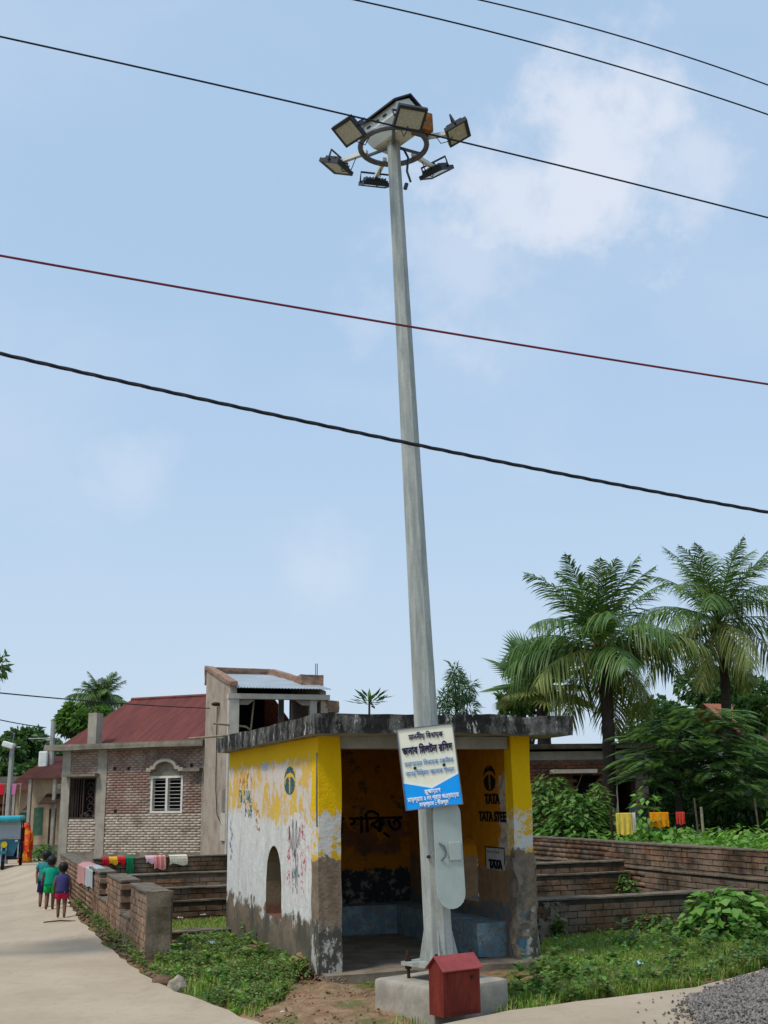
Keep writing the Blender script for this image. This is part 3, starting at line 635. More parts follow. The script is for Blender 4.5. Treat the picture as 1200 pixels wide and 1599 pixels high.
for k in range(8):
    a = math.radians(45*k); d = Vector((math.cos(a), math.sin(a), 0))
    if k % 2 == 0: B().prism([d*(rb-.02)+Vector((0, 0, PL+.03)), d*(rb+.04)+Vector((0, 0, PL+.03)), d*(rb-.016)+Vector((0, 0, PL+.3))], d.cross(Vector((0, 0, 1)))*.01).build('gusset', MT['galv'], mast)
# service hatch: a long round-ended cover on a frame
def stadium(w, h, n=10):
    r = w/2; p = [(r*math.cos(math.pi*i/n), h/2-r + r*math.sin(math.pi*i/n)) for i in range(n+1)]; return p + [(-x, -y) for x, y in p]
hz = AT(690, 1334, BP.y-.2).z - BZ; hx = AT(692, 1334, BP.y-.2).x - BP.x - lean*hz
HR = Euler((0, 0, math.radians(14))).to_matrix()
def hp(x, y, d): return HR @ Vector((x, -d, 0)) + Vector((hx, 0, hz + y))
B().prism([hp(x, y, .10) for x, y in stadium(.17, .79)], HR @ Vector((0, -.10, 0))).build('hatch_frame', MT['galv'], mast)
hd = B().prism([hp(x, y, .20) for x, y in stadium(.24, .88)], HR @ Vector((0, -.022, 0))).build('hatch_cover', MT['galv_paint'], mast)
B().box(hp(.05, .02, .229), (.105, .02, .15), HR, .006).build('lock_shield', MT['galv_paint'], hd)
B().tube([hp(-.085, .09, .226), hp(-.05, .065, .245), hp(-.035, .02, .245), hp(-.045, -.02, .245), hp(-.075, -.05, .226)], .008, 6).build('handle', MT['mid_metal'], hd)
B().tube([(hx-.115, -.11, hz-.02), (hx-.125, -.135, hz-.02)], .014, 8).build('bolt', MT['rust'], mast)
# head: ring, arms, floodlights, cap housing, tin box
RZ, RR = TOP - .10, .335
ring = []
for k in range(33): ring.append((RR*math.cos(2*math.pi*k/32), RR*math.sin(2*math.pi*k/32), RZ))
B().tube(ring, .028, 8, cap=False).build('ring', MT['mid_metal'], mast, True)
for k in range(3):
    a = math.radians(30 + 120*k); B().tube([(rtp*.8*math.cos(a), rtp*.8*math.sin(a), RZ), (RR*math.cos(a), RR*math.sin(a), RZ)], .018, 6).build('spoke', MT['mid_metal'], mast)
def floodlight(deg, rad, dz, tilt, twist):
    a = math.radians(deg); o = Vector((math.sin(a), -math.cos(a), 0)); s = o.cross(Vector((0, 0, 1)))   # deg from the camera side, clockwise
    p0 = o*RR + Vector((0, 0, RZ)); p1 = o*(rad-.02) + Vector((0, 0, RZ + .02))
    arm = B().box((p0+p1)/2 + Vector((0, 0, .03)), ((p1-p0).length+.06, .04, .04), Matrix((o, s, o.cross(s))).transposed()).build('arm', MT['white_metal'], mast)
    c = o*rad + Vector((0, 0, RZ + dz)); tl = math.radians(tilt)
    n = (o*math.sin(tl) - Vector((0, 0, 1))*math.cos(tl)).normalized(); sx = s; up = n.cross(sx).normalized()
    rot = Matrix((sx, up, n)).transposed() @ Matrix.Rotation(math.radians(twist), 3, 'Z')
    h = bpy.data.objects.new('floodlight', None); h.location = c; h.rotation_euler = rot.to_euler(); link(h, mast); h.empty_display_size = .05
    # one mesh for the housing with cooling fins behind, then lens and yoke as its pieces
    b = B(); b.prism([(-.15, -.12, 0), (.15, -.12, 0), (.15, .12, 0), (-.15, .12, 0)], (0, 0, -.03)); b.prism([(-.12, -.09, -.03), (.12, -.09, -.03), (.12, .09, -.03), (-.12, .09, -.03)], (0, 0, -.02))
    for k in range(7): b.bb(-.11+.034*k, -.104+.034*k, -.085, .085, -.075, -.05)
    # raised rim
    for (x0, x1, y0, y1) in [(-.15, .15, .1, .12), (-.15, .15, -.12, -.085), (-.15, -.128, -.085, .1), (.128, .15, -.085, .1)]: b.bb(x0, x1, y0, y1, .0005, .012)
    b.build('housing', MT['dark_metal'], h)
    B().bb(-.127, .127, -.084, .099, .001, .006).build('lens', MT['lens'], h)
    B().tube([(-.16, 0, -.01), (-.16, 0, -.12), (.16, 0, -.12), (.16, 0, -.01)], .011, 6).build('yoke', MT['dark_metal'], h)
    B().tube([p1 + Vector((0, 0, .03)), c - n*.11], .014, 6).build('stub', MT['dark_metal'], mast)
    w0 = c - n*.05; B().tube([w0, w0 - o*.06 - Vector((0, 0, .12)), w0 - o*.16 - Vector((0, 0, .13)), w0 - o*.24 + Vector((0, 0, .02)), o*RR + Vector((0, 0, RZ-.02))], .005, 5).build('lead', MT['wire'], mast)
for q in [(20, .47, .02, 30, 0), (78, .66, .03, 24, 0), (139, .70, -.01, 26, 0), (196, .72, -.02, 26, 0), (241, .68, -.01, 24, 0), (303, .53, .0, 36, -8)]: floodlight(*q)
cap_r = Euler((0, 0, math.radians(-50))).to_matrix()
def cpz(x, y, z): return cap_r @ Vector((x, y, 0)) + Vector((0, 0, TOP + z))
b = B()
for (A1, A2) in [(((-.25, -.17, .22), (.25, -.17, .22), (.2, -.1, -.12), (-.2, -.1, -.12)), (0, 0, 0))]:
    lo = [cpz(-.2, -.1, -.06), cpz(.2, -.1, -.06), cpz(.2, .1, -.06), cpz(-.2, .1, -.06)]; mi = [cpz(-.27, -.18, .07), cpz(.27, -.18, .07), cpz(.27, .18, .07), cpz(-.27, .18, .07)]; hi = [cpz(-.27, -.18, .19), cpz(.27, -.18, .19), cpz(.27, .18, .19), cpz(-.27, .18, .19)]
    for P_, Q_ in ((lo, mi), (mi, hi)):
        for i in range(4): b.quad(P_[i], P_[(i+1) % 4], Q_[(i+1) % 4], Q_[i])
    b.quad(*lo[::-1]); r1, r2 = cpz(.27, 0, .30), cpz(-.27, 0, .30)
    b.quad(hi[0], hi[1], r1, r2); b.quad(hi[2], hi[3], r2, r1); b.bm.faces.new([b.bm.verts.new(q) for q in (hi[1], hi[2], r1)]); b.bm.faces.new([b.bm.verts.new(q) for q in (hi[3], hi[0], r2)])
    bmesh.ops.remove_doubles(b.bm, verts=b.bm.verts[:], dist=1e-4)
cp_ = b.build('head_housing', MT['white_metal'], mast)
B().prism([cpz(-.3, -.23, .175), cpz(.3, -.23, .175), cpz(.3, 0, .325), cpz(-.3, 0, .325)], (0, 0, .018)).build('housing_roof', MT['dark_metal'], cp_)
B().prism([cpz(-.3, .23, .175), cpz(.3, .23, .175), cpz(.3, .002, .325), cpz(-.3, .002, .325)], (0, 0, .018)).build('housing_roof', MT['dark_metal'], cp_)
for x in (-.15, -.02, .1): B().box(cpz(x, -.185, .125), (.05, .02, .012), cap_r).build('vent_slot', MT['dark_metal'], cp_)
B().box((.29, -.16, RZ+.13), (.17, .15, .2), Euler((0, 0, .5)).to_matrix(), .008).build('tin_box', MT['rust_box'], mast)
B().tube([(.1, -.02, RZ-.05), (.14, -.02, RZ-.15), (.12, -.02, RZ-.3), (.15, -.02, RZ-.42)], .012, 6).build('cable', MT['dark_metal'], mast)
B().tube([(.09, -.02, RZ-.5), (.11, -.03, RZ-.44)], .02, 6).build('cable_clip', MT['dark_metal'], mast)

# ================================================================== sign board
sc_ = AT(671, 1197, BP.y - .26)
sign = empty('sign_board', sc_, 0, 'tilted cream and blue printed board with lettering fixed to the light mast', 'sign')
sign.rotation_euler = (math.radians(-2), math.radians(-5.6), math.radians(4))
SWD, SHT = .475, .665
B().bb(-SWD/2, SWD/2, 0, .012, -SHT/2, SHT/2).build('backing', MT['white_metal'], sign)
for (x0, x1, z0, z1) in [(-SWD/2-.008, SWD/2+.008, SHT/2, SHT/2+.008), (-SWD/2-.008, SWD/2+.008, -SHT/2-.008, -SHT/2), (-SWD/2-.008, -SWD/2, -SHT/2, SHT/2), (SWD/2, SWD/2+.008, -SHT/2, SHT/2)]: B().bb(x0, x1, -.012, .014, z0, z1).build('frame_edge', MT['mid_metal'], sign)
def ink_(name, c): t = T(name, .45, .3); t.col(t.mix(t.step(t.noise(14, 3), .3, .7, 0, .25), c, tuple(x*.8 for x in c))); return t.m
cream, blue_p, navy, sky_ink, wht = ink_('cream_print', sc(238, 236, 212)), ink_('blue_print', sc(6, 160, 246)), ink_('navy_ink', sc(30, 26, 70)), ink_('blue_ink', sc(86, 138, 196)), ink_('white_ink', sc(236, 244, 250))
B().bb(-SWD/2, SWD/2, -.002, -.0005, -SHT/2, SHT/2).build('cream_panel', cream, sign)
yv = -.145
B().prism([(-SWD/2, -.003, -SHT/2), (SWD/2, -.003, -SHT/2), (SWD/2, -.003, yv+.06), (.0, -.003, yv-.035), (-SWD/2, -.003, yv+.03)], (0, -.002, 0)).build('blue_panel', blue_p, sign)
B().prism([(-SWD/2, -.004, yv+.03), (.0, -.004, yv-.035), (SWD/2, -.004, yv+.06), (SWD/2, -.004, yv+.075), (.0, -.004, yv-.02), (-SWD/2, -.004, yv+.045)], (0, -.002, 0)).build('white_chevron', wht, sign)
SX, SY = (1, 0, 0), (0, 0, 1)
for body, size, z, mm, bd, wide in [('মাননীয় িবধায়ক', .064, .258, navy, .0016, .30), ('জনাব িমলটন রিসদ', .088, .145, navy, .0032, .435), ('মহাশেয়র িবধায়ক েকাটার', .054, .035, sky_ink, .0005, .42), ('অেথর্ িনির্মত আেলাক স্তম্ভ', .054, -.045, sky_ink, .0005, .42),
        ('রূপায়েণ', .046, -.205, wht, .002, .14), ('মাড়গ্রাম ২ নং গ্রাম পঞ্চােয়ত', .05, -.258, wht, .002, .44), ('মাড়গ্রাম :: বীরভূম', .042, -.305, wht, .002, .25)]:
    o = text_mesh('lettering', body, size, mm, sign, (0, -.005, z), SX, SY, bold=bd, th=.0006)
    xs = [v.co.x for v in o.data.vertices]
    if xs:
        k = wide / max(.01, max(xs)-min(xs)); o.data.transform(Matrix.Diagonal((k, 1, 1, 1))); xs = [v.co.x for v in o.data.vertices]; o.data.transform(Matrix.Translation((-(max(xs)+min(xs))/2, 0, 0)))
for x in (-.125, .125): B().tube([(x, .0, 0), (x, -.012, 0)], .013, 10).build('fixing_bolt', MT['black'], sign)
B().bb(-.16, .16, .012, .04, -.02, .02).build('bracket', MT['galv'], sign)

# ================================================================== little red box
rp = (G(681, 1590, .1) + G(752, 1578, .1)) / 2
rb_ = empty('red_box', (rp.x + .03, rp.y + .02, .088), math.radians(34), 'small red gable-roofed box standing against the mast foundation', 'box')
BW, BD_, BH = .36, .19, .345
B().bb(-BW/2, BW/2, 0, BD_, 0, BH).prism([(-BW/2+.001, 0, BH), (-BW/2+.001, BD_, BH), (-BW/2+.001, BD_/2, BH+.075)], (BW-.002, 0, 0)).build('body', MT['red_paint'], rb_)
for s in (0, 1):
    y0, y1 = (-.025, BD_/2) if s == 0 else (BD_+.025, BD_/2)
    B().prism([(-BW/2-.02, y0, BH-.015), (BW/2+.02, y0, BH-.015), (BW/2+.02, y1, BH+.085), (-BW/2-.02, y1, BH+.085)], (0, 0, .008)).build('roof_sheet', MT['red_roof_paint'], rb_)
B().bb(-.14, .14, -.004, .0, .03, BH-.03).build('door', MT['red_paint'], rb_)
B().box((.1, -.012, .27), (.03, .012, .02)).build('hasp', MT['rust'], rb_)

# ================================================================== the unfinished brick plots
# left plot: wall along the lane with stub piers, cross walls running to the shelter
LU = -1.42
lz = lambda v: TZ(*L(LU - .3, v).xy)
lane_wall = empty('lane_wall', L(LU, 2.05), ANG + math.pi/2, 'brown brick wall with stub piers and gaps along the lane edge', 'wall')
LLEN = 13.2
piers = [onU(p, q, LU)[0] - 2.05 for p, q in [(222, 1390), (204, 1382), (189, 1376), (168, 1367), (156, 1362), (140, 1355), (134, 1352), (121, 1347)]]
piers[0] = 0.0
def in_gap(x):
    return any(a < x < b for a, b in ((piers[1], piers[2]), (piers[3], piers[4]), (piers[5], piers[6])))
GAPZ = .30
def ltop(x): return .72 - .012 * x
for a, b in zip([0] + piers[1:7], piers[1:7] + [LLEN]):
    mid = (a+b)/2; top = GAPZ if in_gap(mid) else ltop(mid)
    B().bb(a+.006, b-.006, -.24, -.012, -.6, top-.012).build('mortar_core', MT['mortar'], lane_wall)
    B().bb(a-.008, b+.008, -.262, .008, top, top+.028).jitter(3, .012, a).build('coping', MT['cap'], lane_wall)
bricks(lane_wall, 0, LLEN, -.45, .72, -.126, .25, MT['brick_mid'], ('lane', .25), 300, near=lambda x, z: x, skip=lambda x, z: z > (GAPZ if in_gap(x) else ltop(x)) - .03)
B().bb(-.03, .0, -.27, .01, -.5, .72).jitter(7, .014, 3).build('plastered_end', MT['rough_plaster'], lane_wall)
B().bb(-.02, .24, -.29, -.25, -.5, .735).jitter(6, .014, 9).build('plastered_return', MT['rough_plaster'], lane_wall)
wall_u('cross_wall', 'lowest mossy brick footing between the lane wall and the shelter', LU+.26, .45, 4.1, -.3, .05, .24, MT['brick_dark'], MT['mortar_dark'], MT['cap'])
wall_u('cross_wall', 'knee-high dark brick cross wall with a stepped footing, beside the shelter', LU+.26, 1.6, 6.3, -.3, .44, .24, MT['brick_dark'], MT['mortar_dark'], MT['cap'], ledge=(.26, .13))
wall_u('cross_wall', 'bare brown brick cross wall between the stepped wall and the laundry wall', LU+.26, 2.6, 8.7, -.35, .50, .24, MT['brick_mid'], MT['mortar'], MT['cap'])
W4V, W4Z = 10.6, .69
wall_u('cross_wall', 'blackened brick wall with laundry spread over its top', LU+.26, 3.4, W4V, -.4, W4Z, .24, MT['brick_dark'], MT['mortar_dark'], MT['cap'])
# right plot
nwall = wall_u('garden_wall', 'low blackened brick wall in front of the leafy shrub, running from the shelter', SW+.02, 7.3, 1.55, -.15, .47, .24, MT['brick_dark'], MT['mortar_dark'], MT['cap'])
wall_u('garden_wall', 'stepped brick cross wall inside the plot behind the shelter', SW+.3, 6.28, 4.45, -.15, .71, .22, MT['brick_dark'], MT['mortar_dark'], MT['cap'], ledge=(.55, .13))
wall_v('garden_wall', 'long dark brick wall in front of the vegetable bed', 6.55, .2, 12, -.15, .96, .24, MT['brick_dark'], MT['mortar_dark'], MT['cap'], ledge=(.60, .12))
B().bb(.25, 1.2, -.014, .004, -.1, .455).jitter(9, .012, 3).build('plaster_patch', decal('flaking_plaster', sc(122, 112, 96), .5, 3.5), nwall)
wall_u('plot_footing', 'short low footing with pale top inside the right plot', SW+.25, 3.4, 3.05, -.15, .42, .24, MT['brick_dark'], MT['mortar_dark'], simple('pale_cement_top', sc(190, 168, 138), .2, 5))
rb0 = grid_empty('rebar_cluster', 3.42, 2.95, 'rusty reinforcing bars sticking up from the low wall', 'rebar')
for (x, y, h) in [(0, 0, .22), (.1, .02, .2), (.02, .12, .18), (.13, .1, .24)]: B().tube([(x, y, .2), (x+.01, y, .36), (x+.015, y+.01, .36+h)], .008, 6).build('bar', MT['rust'], rb0)

# ================================================================== brick house on the left
HB_RED = brickmat('house_brick', sc(156, 126, 112), sc(140, 110, 98), sc(122, 104, 94), dirt=.35, white=.42)
HB_WHT = brickmat('limed_brick', sc(196, 184, 168), sc(176, 158, 140), sc(138, 122, 106), dirt=.3, white=.5)
HB_MOR = simple('grey_joints', sc(146, 134, 120), .25, 4)
CEM = simple('cement_render', sc(158, 150, 136), .22, 2.5, bump=.2)
CEM_D = simple('stained_cement', sc(128, 120, 106), .35, 2.5, bump=.2)
shade_fill = simple('painted_shade', sc(26, 23, 22), .2, 4)  # near-black colour painted as the shade inside rooms and holes
hl = AT(91, 1340, 38.6); hr = AT(326, 1320, 36.4)
hz0 = TZ(hl.x, hl.y)
house = empty('brick_house', (hl.x, hl.y, hz0), math.atan2(hr.y-hl.y, hr.x-hl.x), 'unplastered brick house with red sheet hip roof and grey corner columns beside the lane', 'house')
HL = math.hypot(hr.x-hl.x, hr.y-hl.y)
def hloc(px, py):                                     # pixel -> local (x, z) on the facade plane
    a = house.rotation_euler.z; ux = Vector((math.cos(a), math.sin(a), 0)); nn = Vector((-math.sin(a), math.cos(a), 0)); o = Vector((hl.x, hl.y, 0)); d = ray(px, py); e = Vector((0, 0, EYE))
    t = (o - e).dot(nn) / d.dot(nn); p = e + d*t; return (p - o).dot(ux), p.z - hz0
HT = hloc(200, 1163)[1]; HDp = 8.5
wx0, wz0 = hloc(235, 1270); wx1, wz1 = hloc(287, 1211)           # white barred window
gx0, gz0 = hloc(106, 1279); gx1, gz1 = hloc(151, 1214)           # iron grille window
col_x = [(0, .34), (hloc(151, 1230)[0]+.05, hloc(151, 1230)[0]+.40), (HL-.28, HL)]
zlime = hloc(230, 1270)[1]
def skip_h(x, z):
    if wx0-.02 < x < wx1+.02 and wz0-.02 < z < wz1+.30: return True
    if gx0-.05 < x < gx1+.05 and gz0 < z < gz1+.05: return True
    return any(a-.02 < x < b+.02 for a, b in col_x)
# wall core with two real openings
def frame_wall(L_, H_, th, holes, name, mat, parent, y0=0):
    xs = sorted({0, L_, *[h[0] for h in holes], *[h[1] for h in holes]}); zs = sorted({0, H_, *[h[2] for h in holes], *[h[3] for h in holes]})
    b = B()
    for i in range(len(xs)-1):
        j = 0
        while j < len(zs)-1:
            cx, cz = (xs[i]+xs[i+1])/2, (zs[j]+zs[j+1])/2
            if any(h[0] < cx < h[1] and h[2] < cz < h[3] for h in holes): j += 1; continue
            k = j
            while k+1 < len(zs)-1 and not any(h[0] < cx < h[1] and h[2] < (zs[k+1]+zs[k+2])/2 < h[3] for h in holes): k += 1
            b.bb(xs[i], xs[i+1], y0, y0+th, zs[j], zs[k+1]); j = k+1
    return b.build(name, mat, parent)
frame_wall(HL, HT, .22, [(wx0, wx1, wz0, wz1), (gx0, gx1, gz0, gz1)], 'front_wall', HB_MOR, house)
bricks(house, 0, HL, zlime, HT-.12, .0, .03, HB_RED, ('house', 'red'), 0, skip=skip_h)
bricks(house, 0, HL, .0, zlime-.02, .0, .03, HB_WHT, ('house', 'wht'), 0, skip=skip_h)
for a, b_ in col_x: B().bb(a, b_, -.035, .1, 0, HT).jitter(3, .01, a).build('column', CEM, house)
B().bb(.34, HL-.28, -.022, .05, 0, .42).jitter(4, .008, 1).build('plinth_render', CEM_D, house)
B().bb(0, .2, .22, HDp, 0, HT).build('side_wall', CEM_D, house); B().bb(HL-.2, HL, .22, HDp, 0, HT).build('side_wall', CEM_D, house); B().bb(0.2, HL-.2, HDp-.2, HDp, 0, HT).build('rear_wall', CEM_D, house)
B().bb(.2, HL-.2, 2.4, 2.5, 0, HT).build('shade_dark_wall', shade_fill, house)  # inner wall coloured near-black to stand for the room's shade
cz_ = HT
B().prism([(-.5, -.42, cz_-.13), (-.5, -.42, cz_+.06), (HL-.05, -.42, cz_+.06), (HL-.05, -.42, cz_-.13)], (0, HDp+.6, 0)).jitter(5, .02, 2).build('eave_slab', CEM_D, house)
# red hip roof, corrugated
RB = simple('red_sheet_roof', sc(116, 62, 54), .25, 1.2, rough=.6, bump=.1, stretch=(4, .4, 1))
def hipdepth(px, py, yo):
    a = house.rotation_euler.z; ux = Vector((math.cos(a), math.sin(a), 0)); nn = Vector((-math.sin(a), math.cos(a), 0)); o = Vector((hl.x, hl.y, 0)) + nn*yo; d = ray(px, py); e = Vector((0, 0, EYE))
    t = (o-e).dot(nn)/d.dot(nn); p = e+d*t; return (p-o).dot(ux), p.z-hz0
e0 = hipdepth(108, 1154, .9); r0_ = hipdepth(206, 1093, 3.6); r1_ = hipdepth(330, 1088, 3.6)
def corr_sheet(P00, P10, P01, P11, n, amp, name, mat, parent, th=.012):
    """sheet from eave P00-P10 to ridge P01-P11 with n waves"""
    P00, P10, P01, P11 = map(Vector, (P00, P10, P01, P11)); nrm = (P10-P00).cross(P01-P00).normalized()
    if nrm.z < 0: nrm = -nrm
    vs, fs = [], []; m = n*4
    for i in range(m+1):
        s = i/m; w_ = math.sin(2*math.pi*n*s)*amp
        for q in (P00.lerp(P10, s), P01.lerp(P11, s)): vs.append(q + nrm*w_); vs.append(q + nrm*(w_-th))
    for i in range(m):
        a = i*4; b = a+4; fs += [(a, b, b+2, a+2), (a+1, a+3, b+3, b+1), (a, a+1, b+1, b), (a+2, b+2, b+3, a+3)]
    me = bpy.data.meshes.new(name); me.from_pydata(vs, [], fs); me.update(); return mobj(name, me, mat, parent)
X1 = HL+.15; rz = r0_[1]; ez = HT+.10
corr_sheet((e0[0]-.1, .6, ez), (X1, .6, ez), (r0_[0], 3.6, rz), (X1, 3.6, rz), 44, .018, 'roof', RB, house)
corr_sheet((e0[0]-.1, 6.6, ez), (e0[0]-.1, .6, ez), (r0_[0], 3.605, rz), (r0_[0], 3.6, rz), 30, .018, 'roof', RB, house)
corr_sheet((e0[0]-.1, 6.6, ez), (X1, 6.6, ez), (r0_[0], 3.62, rz), (X1, 3.62, rz), 44, .018, 'roof', RB, house)
B().tube([(r0_[0], 3.6, rz+.02), (X1, 3.6, rz+.02)], .06, 8).build('ridge_cap', RB, house)
sx, sz = hloc(142, 1113); s2 = hloc(136, 1113)[0]; s3 = hloc(149, 1113)[0]
st = B().bb(s2, s3, .1, .1+(s3-s2), HT+.06, sz).jitter(3, .01, 3).build('column_stub', CEM, house)
for x in (s2+.07, s3-.05): B().tube([(x, .18, sz-.02), (x+.01, .19, sz+.55)], .014, 5).build('rebar', MT['rust'], st)
# windows
WF = simple('white_window_paint', sc(214, 210, 200), .12, 8, rough=.6)
win = B(); fwd = .07
for (x0, x1, z0, z1) in [(wx0, wx1, wz1-fwd, wz1), (wx0, wx1, wz0, wz0+fwd), (wx0, wx0+fwd, wz0+fwd, wz1-fwd), (wx1-fwd, wx1, wz0+fwd, wz1-fwd), ((wx0+wx1)/2-.04, (wx0+wx1)/2+.04, wz0+fwd, wz1-fwd)]: win.bb(x0, x1, -.03, .12, z0, z1)
wn_ = win.build('window', WF, house)
nb = 9
for k in range(nb):
    z = wz0 + fwd + (wz1-wz0-2*fwd)*(k+.5)/nb; B().tube([(wx0+.02, .04, z), (wx1-.02, .04, z)], .007, 5).build('bar', WF, wn_)
B().bb(wx0+.01, wx1-.01, .5, .52, wz0, wz1).build('room_shade_panel', shade_fill, wn_)  # dark sheet painted as room shade behind the bars
# moulded hood over the window
hood = B(); cx = (wx0+wx1)/2; hw = (wx1-wx0)/2
arc = [(cx + hw*.72*math.cos(math.pi*i/16), wz1+.30 + .24*math.sin(math.pi*i/16)) for i in range(17)]
prof = [(cx+hw*1.15, wz1+.14), (cx+hw*1.15, wz1+.26), (cx+hw*.9, wz1+.26), (cx+hw*.9, wz1+.32)] + arc + [(cx-hw*.9, wz1+.32), (cx-hw*.9, wz1+.26), (cx-hw*1.15, wz1+.26), (cx-hw*1.15, wz1+.14), (cx-hw*.85, wz1+.14), (cx-hw*.85, wz1+.2)] + [(x*.86 + cx*.14, z-.09) for x, z in arc[::-1]] + [(cx+hw*.85, wz1+.2), (cx+hw*.85, wz1+.14)]
hood.prism([(x, -.2, z) for x, z in prof], (0, .21, 0)); hood.build('window_hood', CEM, house)
B().prism([(x, -.02, z) for x, z in [(cx-hw*.84, wz1)] + [(x, z-.08) for x, z in arc[::-1]] + [(cx+hw*.84, wz1)]], (0, .06, 0)).build('hood_panel', CEM_D, house)
# iron grille
GR = simple('rusty_grille', sc(72, 56, 50), .3, 20)
gr = B()
for (x0, x1, z0, z1) in [(gx0, gx1, gz1-.05, gz1), (gx0, gx1, gz0, gz0+.05), (gx0, gx0+.05, gz0, gz1), (gx1-.05, gx1, gz0, gz1), ((gx0+gx1)/2+.02, (gx0+gx1)/2+.06, gz0, gz1)]: gr.bb(x0, x1, .0, .06, z0, z1)
gr_ = gr.build('grille', GR, house)
for k in range(6):
    x = gx0 + .07 + k*(gx1-gx0)*.55/6; B().tube([(x, .03, gz0), (x, .03, gz1)], .014, 5).build('bar', GR, gr_)
xr = gx0 + (gx1-gx0)*.8
for k in range(5):
    z = gz0 + .15 + k*(gz1-gz0-.2)/5; s = 1 if k % 2 else -1
    B().tube([(xr + s*.16*math.cos(a)*(1-a/9), .03, z + .14*math.sin(a)*(1-a/9)) for a in [i*.5 for i in range(14)]], .012, 5).build('scroll', GR, gr_)
B().bb(gx0+.01, gx1-.01, .5, .52, gz0, gz1).build('room_shade_panel', shade_fill, gr_)  # dark sheet standing in for the shade behind the grille
for k in range(14): B().box((gx0+.1+random.random()*(gx1-gx0-.2), .3, gz0+.08+.12*random.random()), (.12, .1, .1)).build('stored_item', simple('clutter', (.08+.1*random.random(),)*3, .3, 9), gr_) if k < 5 else None
B().bb(gx0-.12, gx1+.15, -.3, .02, gz1+.04, gz1+.12).build('sunshade', CEM_D, house)
B().bb(HL-.85, HL-.25, -.25, .02, wz1+.12, wz1+.22).build('sunshade', CEM_D, house)
for (x, z) in [hloc(180, 1200), hloc(202, 1200), hloc(181, 1266), hloc(300, 1195)]: B().bb(x-.05, x+.05, -.03, .015, z-.05, z+.05).build('putlog_hole_shade', shade_fill, house)  # near-black blocks on the wall, painted as the shade in small holes
bx, bz = hloc(241, 1176); B().bb(bx-.15, bx+.15, -.03, .02, bz-.16, bz+.16).build('filled_opening', CEM_D, house)
# balcony box and brackets on the lane side
B().bb(-.42, 0, .5, 1.5, HT-1.1, HT-.25).build('side_shelf', simple('tan_plaster', sc(178, 152, 120), .2, 4), house)
B().bb(-.5, 0, .4, 3.5, HT-1.35, HT-1.2).build('side_sunshade', CEM_D, house)

# ================================================================== stair tower with tin roof
tc0 = AT(357.5, 1200, 32.5)
tz0 = TZ(tc0.x, tc0.y)
tower = empty('stair_tower', (tc0.x, tc0.y, tz0), ANG, 'plastered upper storey with open front and tilted tin roof beside the brick house', 'building')
def tl(px, py, v=0.0):
    o = Vector((tc0.x, tc0.y, 0)) + V*v; d = ray(px, py); e = Vector((0, 0, EYE)); t = (o-e).dot(V)/d.dot(V); p = e+d*t; return (p-o).dot(U), p.z - tz0
TW = tl(512, 1095)[0]; zb0, zb1 = tl(430, 1092)[1], tl(430, 1084)[1]; TD = 3.6; zop = tl(430, 1165)[1]
TPL = brickmat('tower_plaster', sc(166, 150, 134), sc(160, 146, 130), sc(128, 112, 98), dirt=.25, white=.25)
B().bb(0, .2, .0, TD, 0, zb1).build('side_wall', TPL, tower); 
zt = tl(329, 1047, TD)[1]
B().prism([(0, 0, zb1), (0, TD, zb1), (0, TD, zt), (0, .0, zb1+.25)], (.2, 0, 0)).build('gable_wall', TPL, tower)
B().bb(.2, TW-.2, 0, .2, 0, zop).build('front_wall', TPL, tower); B().bb(TW-.2, TW, 0, TD, 0, zb1).build('side_wall', TPL, tower)
B().bb(-.04, .26, -.05, .16, 0, zb0).build('corner_column', simple('pale_cement', sc(188, 182, 168), .15, 3), tower)
B().bb(-.06, TW+.05, -.08, .18, zb0, zb1).build('lintel_beam', simple('pale_beam', sc(184, 178, 166), .15, 3), tower)
for x in (tl(485, 1100)[0],): B().bb(x, x+.2, 0, .18, zop, zb0).build('post', simple('post_cement', sc(176, 170, 158), .15, 3), tower)
# rear wall coloured near-black as indoor shade, with a tall opening that shows the trees behind
ox0, ox1 = tl(416, 1100, TD)[0]-.1, tl(452, 1100, TD)[0]+.15
B().prism([(TW-.2, .1, zb1), (TW-.2, TD-.2, zb1), (TW-.2, TD-.2, zt-.2), (TW-.2, .1, zb1+.12)], (.18, 0, 0)).build('gable_wall', TPL, tower)
for (x0, x1) in ((.2, ox0), (ox1, TW-.2)): B().bb(x0, x1, TD-.2, TD, 0, zt-.18).build('rear_wall', shade_fill, tower)
B().bb(ox0, ox1, TD-.2, TD, 0, zop-.3).build('rear_wall', shade_fill, tower); B().bb(ox0, ox1, TD-.2, TD, zb0+.3, zt-.18).build('rear_wall', shade_fill, tower)
B().bb((ox0+ox1)/2-.06, (ox0+ox1)/2+.12, TD-.25, TD-.21, zop-.3, zb0+.3).build('opening_post', simple('whitewash', sc(200, 196, 186), .1, 3), tower)
B().bb(.2, TW-.2, .2, TD-.2, zop-.5, zop-.38).build('floor', shade_fill, tower)  # floor in the same painted indoor shade
for x0, x1 in ((.2, .75), (TW-1.0, TW-.2)): B().prism([(x0, .05, zb0-.001), (x1, .05, zb0-.001), (x1-.2, .05, zb0-.16), (x0+(.0 if x0 < 1 else .25), .05, zb0-.16)], (0, .1, 0)).build('bracket', simple('bracket_cement', sc(150, 146, 136), .2, 4), tower)
TIN = simple('galvanised_sheet', sc(164, 172, 176), .12, 1.5, rough=.45, metal=.3, bump=.05)
e1 = zb1 + .16
corr_sheet((.16, -.2, e1), (TW+.05, -.2, e1), (.16, TD-.2, zt-.12), (TW-.2, TD-.2, zt-.12), 30, .012, 'tin_roof', TIN, tower)
CO = simple('brick_coping', sc(150, 118, 98), .35, 6)
